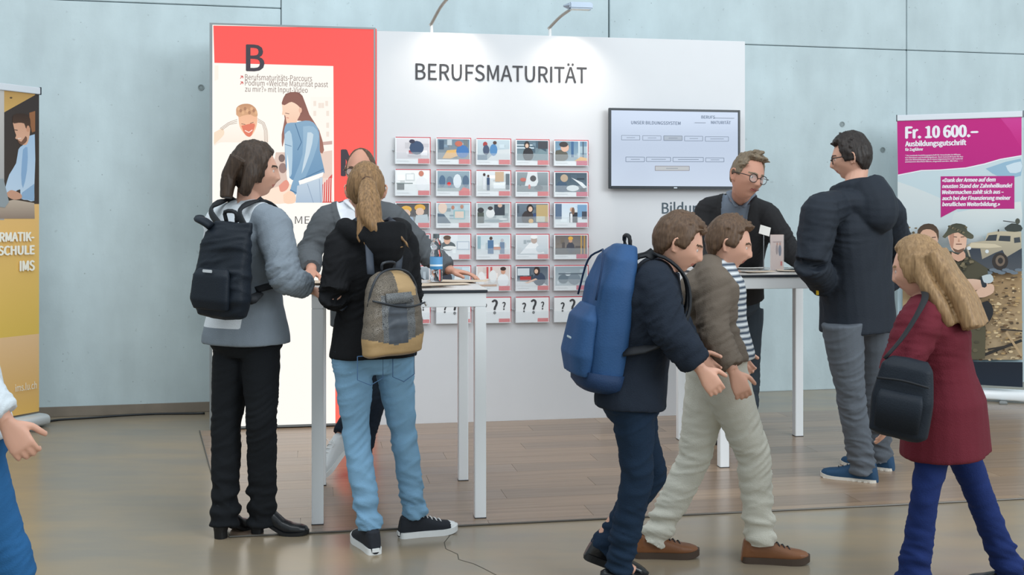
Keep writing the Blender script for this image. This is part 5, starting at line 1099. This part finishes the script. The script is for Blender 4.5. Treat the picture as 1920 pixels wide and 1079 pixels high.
jacket('blazer', f, two_tone('grey_blazer_white_shirt', gb, (226,230,236)), .80, infl=.026, arm=.021, cuff=.9, zones=zb, seed=12, parent=body, vs=.0065, am=.006, base=.004)
bm = BM(); fw = f.fwd(); sr = (f.shR-f.shL).normalized()
tube(bm, [f.nk+fw*.060+sr*.0+Vector((0,0,-.045)), f.nk+fw*.045+sr*.052+Vector((0,0,.008)), f.nk+sr*.068+Vector((0,0,.028)), f.nk-fw*.066+Vector((0,0,.035)), f.nk-sr*.068+Vector((0,0,.028)), f.nk+fw*.045-sr*.052+Vector((0,0,.008)), f.nk+fw*.060+Vector((0,0,-.045))], .017, 10, 4, flat=.5); obj('shirt_collar', bm, shirt, body, True)
trousers('trousers', f, cloth('navy_trouser_cloth', (24,34,46), fine=300), body, seed=13, hem=.0)
wsn = mat('white_sneaker_leather', (210,214,216), .5)
shoe(body, (f.anL.x, f.anL.y), f.ftL, 0, .28, wsn, wrub, lacew, name='sneaker')
shoe(body, (f.anR.x, f.anR.y), f.ftR, .12, .28, wsn, wrub, lacew, name='sneaker', pitch=-.62)
# ================================================================ 4 smiling man with glasses behind the right table
f = Fig(1.06, True, 1.13, **J2(pel=(1376,560,284), ch=(1382,392,304), nk=(1390,370,308), hd=(1401,331,318), shR=(1328,394,301), elR=(1308,480,302), wrR=(1352,505,316), shL=(1438,404,306), elL=(1478,468,306), wrL=(1508,494,313),
    hipR=(1352,590,284), knR=(1352,712,290), anR=(1347,798,298), hipL=(1402,590,282), knL=(1404,705,284), anL=(1404,785,288)), hf=Vector((.42,-.88,-.18)), hup=Vector((.20,0,1)), ftL=Vector((.1,-1,0)), ftR=Vector((-.05,-1,0)))
body, hm = person('person', 'smiling man with round glasses and dark blazer leaning over the right high table', f, skinB, dict(line=.70, back=-.5, side=-.08, thick=.008, vol=.002, top=.8, seed=6, streak=14, tufts=46, tuft=.035, sweep=(-.5,.5,.15)), h_grey,
    hand_pose={'L': (Vector((.5,-.8,-.2)), Vector((0,0,-1)), -1, .3), 'R': (Vector((.6,-.7,-.1)), Vector((0,0,-1)), 1, .3)})
glasses(f, hm, body, mat('dark_glasses', (36,32,32), .3), rim=.0024, w=.023, h=.021, round_=2.2)
bm = BM(); tube(bm, [hm @ (Vector(p)*f.hk) for p in ((-.024,.0895,-.0535),(-.009,.0965,-.0595),(.009,.0965,-.0595),(.024,.0895,-.0535))], .0022, 6, 3); obj('mouth_line', bm, mat('mouth_dark', (110,52,50), .5), body, True)
db = cloth('dark_blazer_cloth', (44,44,46), .85, noise=.05, fine=420, b=.2); stripe = cloth('blue_grey_shirt', (116,126,140), .7, b=.05)
def zb(me): vzone(f, me, .075, .75, 1, .010, lapel=1, lap_w=.045)
jacket('blazer', f, two_tone('dark_blazer_blue_shirt', db, (116,126,140)), .93, infl=.028, arm=.023, cuff=.93, zones=zb, seed=14, parent=body, vs=.0065, am=.005, base=.004)
fw = f.fwd(); sr = (f.shR-f.shL).normalized(); bm = BM()
tube(bm, [f.nk+fw*.070+sr*.02+Vector((0,0,-.06)), f.nk+fw*.045+sr*.058+Vector((0,0,.0)), f.nk+sr*.07+Vector((0,0,.026)), f.nk-fw*.066+Vector((0,0,.035)), f.nk-sr*.07+Vector((0,0,.026)), f.nk+fw*.045-sr*.058+Vector((0,0,.0)), f.nk+fw*.070-sr*.02+Vector((0,0,-.06))], .018, 10, 4, flat=.5); obj('shirt_collar', bm, stripe, body, True)
trousers('trousers', f, cloth('slate_trousers', (58,66,74), fine=300), body, seed=15)
for S in 'LR': shoe(body, (f.J['an'+S].x, f.J['an'+S].y), f.J['ft'+S], 0, .29, shoe_blk, rub, None, name='shoe')
# ================================================================ 5 man in navy hooded jacket
f = Fig(1.04, True, 1.0, **J2(pel=(1608,590,353), ch=(1600,392,356), nk=(1598,368,356), hd=(1596,296,353), shL=(1538,396,370), elL=(1522,495,372), wrL=(1546,535,358), shR=(1664,398,344), elR=(1688,500,334), wrR=(1640,540,340),
    hipL=(1580,620,362), knL=(1596,745,359), anL=(1618,872,354), hipR=(1640,620,345), knR=(1640,750,343), anR=(1650,852,338)), hf=Vector((-.93,.35,-.16)), ftL=Vector((-.86,.5,0)), ftR=Vector((-.80,.6,0)))
body, hm = person('person', 'man with dark hair and glasses in navy hooded jacket and grey jeans, back turned', f, skinA, dict(line=.60, back=-.68, side=-.22, thick=.016, vol=.005, top=.7, seed=8, streak=9, tufts=80, tuft=.035, sweep=(0,.1,.1)), h_black,
    hand_pose={'L': (Vector((.3,.8,0)), Vector((0,0,-1)), -1, .5), 'R': (Vector((-.3,.8,0)), Vector((0,0,-1)), 1, .5)})
glasses(f, hm, body, mat('dark_glasses', (36,32,32), .3), rim=.0026, w=.025, h=.019, round_=3)
nv = cloth('navy_parka', (36,42,51), .7, noise=.05, fine=120, b=.12); fw = f.fwd(); sr = (f.shR-f.shL).normalized()
def hood2(bm):
    c = f.nk
    tube(bm, [c+fw*.10+Vector((0,0,.02)), c+sr*.07+fw*.04+Vector((0,0,.03)), c+sr*.08-fw*.04+Vector((0,0,.05)), c-fw*.09+Vector((0,0,.055)), c-sr*.08-fw*.04+Vector((0,0,.05)), c-sr*.07+fw*.04+Vector((0,0,.03)), c+fw*.10+Vector((0,0,.02))], [.03,.035,.04,.045,.04,.035,.03], 14, 3)
    tube(bm, [c+fw*.09+Vector((0,0,-.03)), c+sr*.12+fw*.03+Vector((0,0,-.02)), c+sr*.13-fw*.06+Vector((0,0,-.03)), c-fw*.13+Vector((0,0,-.07)), c-sr*.13-fw*.06+Vector((0,0,-.03)), c-sr*.12+fw*.03+Vector((0,0,-.02)), c+fw*.09+Vector((0,0,-.03))], [.02,.045,.06,.062,.06,.045,.02], 14, 3)
    tube(bm, [c-fw*.07+Vector((0,0,.06)), c-fw*.12+Vector((0,0,-.04)), c-fw*.125+Vector((0,0,-.13)), c-fw*.11+Vector((0,0,-.19))], [.10,.125,.115,.045], 16, 3, up=sr, flat=1)
Wn = [(-.13,.10,.09),(-.07,.165,.125),(.0,.185,.135),(.25,.175,.13),(.45,.172,.125),(.7,.178,.128),(.86,.180,.122),(.97,.155,.10),(1.06,.095,.075),(1.14,.06,.06)]
jacket('hooded_parka', f, nv, .80, infl=.036, arm=.040, cuff=.97, extra=hood2, seed=17, flare=.22, parent=body, W=Wn, base=.007, am=.007, vs=.008)
bm = BM(); jk = bpy.data.objects['hooded_parka']; ok_, p, n_, _ = jk.closest_point_on_mesh(W3(1530,560,366)); rz = math.atan2(n_.y, n_.x)+PI/2; box(bm, -.006, .006, -.003, .002, -.022, .022, M=Matrix.Translation(p) @ Matrix.Rotation(rz, 4, 'Z')); obj('yellow_tab', bm, mat('tab_yellow', (214,176,40), .6), body)
gj = cloth('grey_denim', (92,98,106), .85, noise=.10, fine=320, nscale=5)
trousers('jeans', f, gj, body, r=(.104,.094,.076,.072,.070,.066,.068), seed=19, stack=.004, am=.005, base=.003, hem=.03)
bl = mat('blue_mesh_shoe', (28,66,98), .7, noise=.15, bump=.2, bscale=300); cream = mat('cream_sole', (206,200,190), .5)
for S in 'LR':
    an = f.J['an'+S]; sh_, M = shoe(body, (an.x, an.y), f.J['ft'+S], 0, .292, bl, cream, mat('dark_lace', (40,46,54), .8), style='run', name='running_shoe', w=.050)
    # small white side mark and stripe
    bm = BM(); m0 = M @ Matrix.Translation((-.0395 if S == 'L' else .0395, .085, .064)) @ Matrix.Rotation((.42 if S == 'L' else -.42), 4, 'Y')
    tube(bm, [m0 @ Vector((0,-.008+.0,.012)), m0 @ Vector((0,.006,.016)), m0 @ Vector((0,.008,.006)), m0 @ Vector((0,-.004,.0)), m0 @ Vector((0,.008,-.008)), m0 @ Vector((0,-.004,-.014))], .0018, 6, 3); obj('side_mark', bm, lacew, sh_, True)
# ================================================================ 6 walker with blue backpack
f = Fig(.86, True, .90, **J2(pel=(1182,745,505), ch=(1222,520,505), nk=(1240,506,505), hd=(1272,458,505), shR=(1228,535,520), elR=(1252,615,528), wrR=(1312,690,532), shL=(1224,525,490), elL=(1256,595,482), wrL=(1298,662,490),
    hipR=(1186,765,512), knR=(1196,890,512), anR=(1160,1045,506), hipL=(1186,765,498), knL=(1222,890,492), anL=(1128,1010,490)), hf=Vector((.93,-.12,-.35)), ftL=Vector((1,.05,0)), ftR=Vector((1,-.05,0)))
body, hm = person('person', 'young walker hunched forward with brown hair, dark jacket, navy trousers and blue backpack', f, skinA, dict(line=.6, back=-.6, side=-.15, thick=.016, vol=.004, top=.6, seed=15, tufts=40, tuft=.03), h_brown,
    hand_pose={'R': (Vector((.6,0,-.8)), Vector((0,1,0)), 1, 1.25), 'L': (Vector((.7,0,-.6)), Vector((0,-1,0)), -1, 1.25)}, dec=.25)
dj = cloth('dark_jacket_cloth', (30,38,50), .85)
jacket('jacket', f, dj, .70, infl=.028, arm=.030, seed=22, parent=body, flare=.1)
trousers('trousers', f, cloth('navy_walk_trousers', (24,42,62)), body, r=(.098,.088,.07,.066,.064,.060,.064), seed=23, stack=.004, hem=.045)
shoe(body, (f.anR.x, f.anR.y), f.ftR, 0, .25, shoe_blk, rub, None, name='shoe'); shoe(body, (f.anL.x, f.anL.y), f.ftL, .07, .25, shoe_blk, rub, None, name='shoe', pitch=-.38)
blue = cloth('blue_nylon', (44,78,120), .6, noise=.1, fine=160, b=.15); blued = cloth('dark_blue_nylon', (30,52,84), .6, fine=160)
def bp_blue(o, M, w, h, d):
    bm = BM(); soft(bm, M, [(-h*.5,w*.34,.0,d*.7),(-h*.46,w*.46,-.0,d*.95),(-h*.2,w*.5,0,d*1.0),(h*.2,w*.48,0,d*.92),(h*.40,w*.40,0,d*.72),(h*.5,w*.22,.0,d*.45)]); me = voxel(bm, .008, 3); wrinkle(me, [], 41, .005); link('bag_body', me, blue, o)
    bm = BM(); soft(bm, M, [(-h*.44,w*.36,d*.8,d*1.22),(-h*.3,w*.42,d*.8,d*1.35),(-.02,w*.40,d*.8,d*1.25),(h*.06,w*.3,d*.8,d*1.02)]); link('front_pocket', voxel(bm, .007, 2), blue, o)
    bm = BM(); soft(bm, M, [(-h*.54,w*.36,.0,d*.9),(-h*.50,w*.47,-.002,d*1.02),(-h*.40,w*.50,-.004,d*1.06)]); obj('base_panel', bm, blued, o, True)
    bm = BM(); tube(bm, [M @ Vector(p) for p in ((-.03,.02,h*.47),(-.03,.03,h*.56),(.03,.03,h*.56),(.03,.02,h*.47))], .008, 8, 3); obj('grab_loop', bm, strapm, o, True)
    for sx in (-1, 1):
        bm = BM(); tube(bm, [M @ Vector((sx*w*.38,d*1.0,h*.1)), M @ Vector((sx*w*.3,d*.9,h*.36)), M @ Vector((0,d*.75,h*.45))], .004, 8, 4); obj('zip', bm, blued, o, True)
    bm = BM(); box(bm, -.03, .03, d*1.30, d*1.32, -h*.2, -h*.185, bev=.002, M=M); obj('reflective_strip', bm, mat('reflective', (190,206,214), .3), o)
bo_, M = backpack('backpack', 'large blue backpack worn by the hunched young walker', W3(1172,592,505), (-.97,-.20,.12), (.10,0,1), .33, .52, .155, None, bp_blue)
for S, x_ in (('R', -.07), ('L', .07)): wstrap(S, bo_, wd=.020, bcx=M @ Vector((x_,.0,.2)))
# ================================================================ 7 walker in cream chinos
f = Fig(.90, True, .90, **J2(pel=(1346,660,462), ch=(1330,515,462), nk=(1342,494,462), hd=(1366,458,462), shR=(1338,528,474), elR=(1336,620,482), wrR=(1374,695,488), shL=(1338,520,450), elL=(1350,595,442), wrL=(1372,655,440),
    hipR=(1350,690,466), knR=(1412,850,466), anR=(1426,1008,462), hipL=(1336,690,456), knL=(1300,865,456), anL=(1222,1004,455)), hf=Vector((.96,-.15,-.25)), ftR=Vector((1,-.10,0)), ftL=Vector((1,.0,0)))
body, hm = person('person', 'stooping walker in taupe jacket over striped top, cream chinos and brown lace-up shoes', f, skinA, dict(line=.6, back=-.6, side=-.15, thick=.014, vol=.004, top=.6, seed=25, tufts=40, tuft=.03), h_brown,
    hand_pose={'R': (Vector((.4,0,-.9)), Vector((0,1,0)), 1, 1.25), 'L': (Vector((.6,0,-.8)), Vector((0,-1,0)), -1, 1.25)}, dec=.25)
tp = cloth('taupe_jacket_cloth', (104,94,84), .85)
def zs(me):
    C = getco(me); v = C-np.array(f.ch); r = np.array((f.shR-f.shL).normalized()); setzone(me, np.minimum(v@np.array(f.fwd())-.05, .125-abs(v@r)))
jacket('jacket', f, two_tone('taupe_over_striped', tp, ((52,66,84), (206,210,212))), .83, infl=.030, arm=.026, zones=zs, seed=27, parent=body)
chino = cloth('cream_chino', (206,204,192), .85, noise=.04); brn = mat('brown_leather', (124,80,50), .42, noise=.12, bump=.1, bscale=60, spec=.5)
trousers('chinos', f, chino, body, r=(.112,.102,.082,.076,.074,.066,.066), seed=28, stack=.006, hem=.03, am=.005)
shoe(body, (f.anR.x, f.anR.y), f.ftR, 0, .265, brn, mat('brown_sole', (70,56,46), .6), mat('dark_lace', (40,46,54), .8), name='lace_up_shoe', w=.046)
shoe(body, (f.anL.x, f.anL.y), f.ftL, 0, .265, brn, mat('brown_sole', (70,56,46), .6), mat('dark_lace', (40,46,54), .8), name='lace_up_shoe', w=.046)
# ================================================================ 8 child with long hair and burgundy coat
f = Fig(.84, False, .90, **J2(pel=(1772,752,520), ch=(1738,590,520), nk=(1732,570,520), hd=(1722,504,520), shL=(1722,608,538), elL=(1690,690,545), wrL=(1672,762,545), shR=(1752,600,503), elR=(1756,700,495), wrR=(1730,760,495),
    hipL=(1762,790,530), knL=(1736,930,532), anL=(1706,1088,526), hipR=(1782,790,510), knR=(1836,930,506), anR=(1900,1064,500)), hf=Vector((-.80,.55,-.20)), ftL=Vector((-1,.1,0)), ftR=Vector((-.95,.25,0)))
HL = [([(sx*.055,-.02,.05),(sx*.080,-.035,-.05),(sx*.090,-.07,-.14),(sx*.085,-.10,-.24)], .036, .030) for sx in (-1, 1)]+[([(x_,-.07,.05),(x_,-.11,-.05),(x_*1.3,-.15,-.15),(x_*1.5,-.17,-.27+.02*abs(x_)*10)], .042, .034) for x_ in (-.055,-.02,.02,.055)]
body, hm = person('person', 'child with long light brown hair, burgundy coat and dark blue trousers walking left', f, skinA, dict(line=.6, back=-.9, side=-.5, thick=.014, vol=.004, seed=33, streak=20, locks=HL, vox=.005), h_lb, dec=.25)
bu = cloth('burgundy_coat', (98,32,44), .85, noise=.08)
jacket('coat', f, bu, .55, infl=.034, arm=.030, seed=34, parent=body, flare=.5)
trousers('trousers', f, cloth('deep_blue_trousers', (26,44,96)), body, r=(.085,.076,.062,.060,.060,.064,.070), seed=35, stack=.005, hem=.05)
for S in 'LR': shoe(body, (f.J['an'+S].x, f.J['an'+S].y), f.J['ft'+S], 0, .24, shoe_blk, rub, None, name='shoe')
def bp_sling(o, M, w, h, d):
    bm = BM(); soft(bm, M, [(-h*.5,w*.36,.0,d*.7),(-h*.44,w*.48,0,d*.95),(0,w*.5,0,d),(h*.4,w*.42,0,d*.8),(h*.5,w*.3,.0,d*.5)]); me = voxel(bm, .008, 3); wrinkle(me, [], 51, .005); link('bag_body', me, nylon, o)
    bm = BM(); soft(bm, M, [(-h*.36,w*.36,d*.8,d*1.2),(0,w*.38,d*.8,d*1.2),(h*.1,w*.34,d*.8,d*1.02)]); obj('front_pocket', bm, nylon, o, True)
    bm = BM(); tube(bm, [M @ Vector((-w*.42,d*.92,h*.22)), M @ Vector((0,d*1.02,h*.25)), M @ Vector((w*.42,d*.92,h*.22))], .004, 8, 3); obj('zip', bm, strapm, o, True)
p_ = W3(1700,745,556)
bo_, M = backpack('shoulder_bag', 'black shoulder bag carried in front of the burgundy-coated child', p_, (-.55,-.83,0), (.15,0,1), .20, .27, .09, None, bp_sling, 'bag')
bm = BM(); tube(bm, [M @ Vector((.08,.03,.12)), lerp(f.shL, f.elL, .3)+Vector((-.06,-.09,.02)), f.shL+Vector((0,-.055,.085)), lerp(f.nk, f.shL, .55)+Vector((.02,.03,.09))], .012, 8, 4, flat=.4); obj('strap', bm, strapm, bo_, True)
# ================================================================ 9 passer-by at the left edge, white top and blue jeans
f = Fig(.98, False, 1.0, **J2(pel=(-66,820,600), ch=(-122,500,600), nk=(-124,470,600), hd=(-118,380,600), shR=(-118,520,620), elR=(-70,690,632), wrR=(10,790,632), shL=(-122,505,580), elL=(-160,660,570), wrL=(-110,790,565),
    hipR=(-62,850,608), knR=(25,1060,606), anR=(20,1330,604), hipL=(-66,850,592), knL=(-40,1050,590), anL=(-140,1240,588)), hf=Vector((1,.0,-.05)), ftR=Vector((1,0,0)), ftL=Vector((1,0,0)))
body, hm = person('person', 'passer-by in white top and blue jeans, cut off by the left edge', f, skinA, dict(line=.55, back=-.8, side=-.4, thick=.014, vol=.004, seed=43, streak=20), h_brown, hand_pose={'R': (Vector((.5,.1,-.85)), Vector((-.3,1,-.1)), 1, 1.3)}, dec=.2)
jacket('top', f, cloth('white_top', (206,214,220), .85), .72, infl=.03, arm=.026, seed=44, parent=body, flare=.15)
trousers('jeans', f, cloth('blue_jeans', (40,92,140), .85, noise=.1), body, seed=45, stack=.004)
for S in 'LR': shoe(body, (f.J['an'+S].x, f.J['an'+S].y), f.J['ft'+S], 0, .25, canvas, wrub, lacew, name='sneaker')
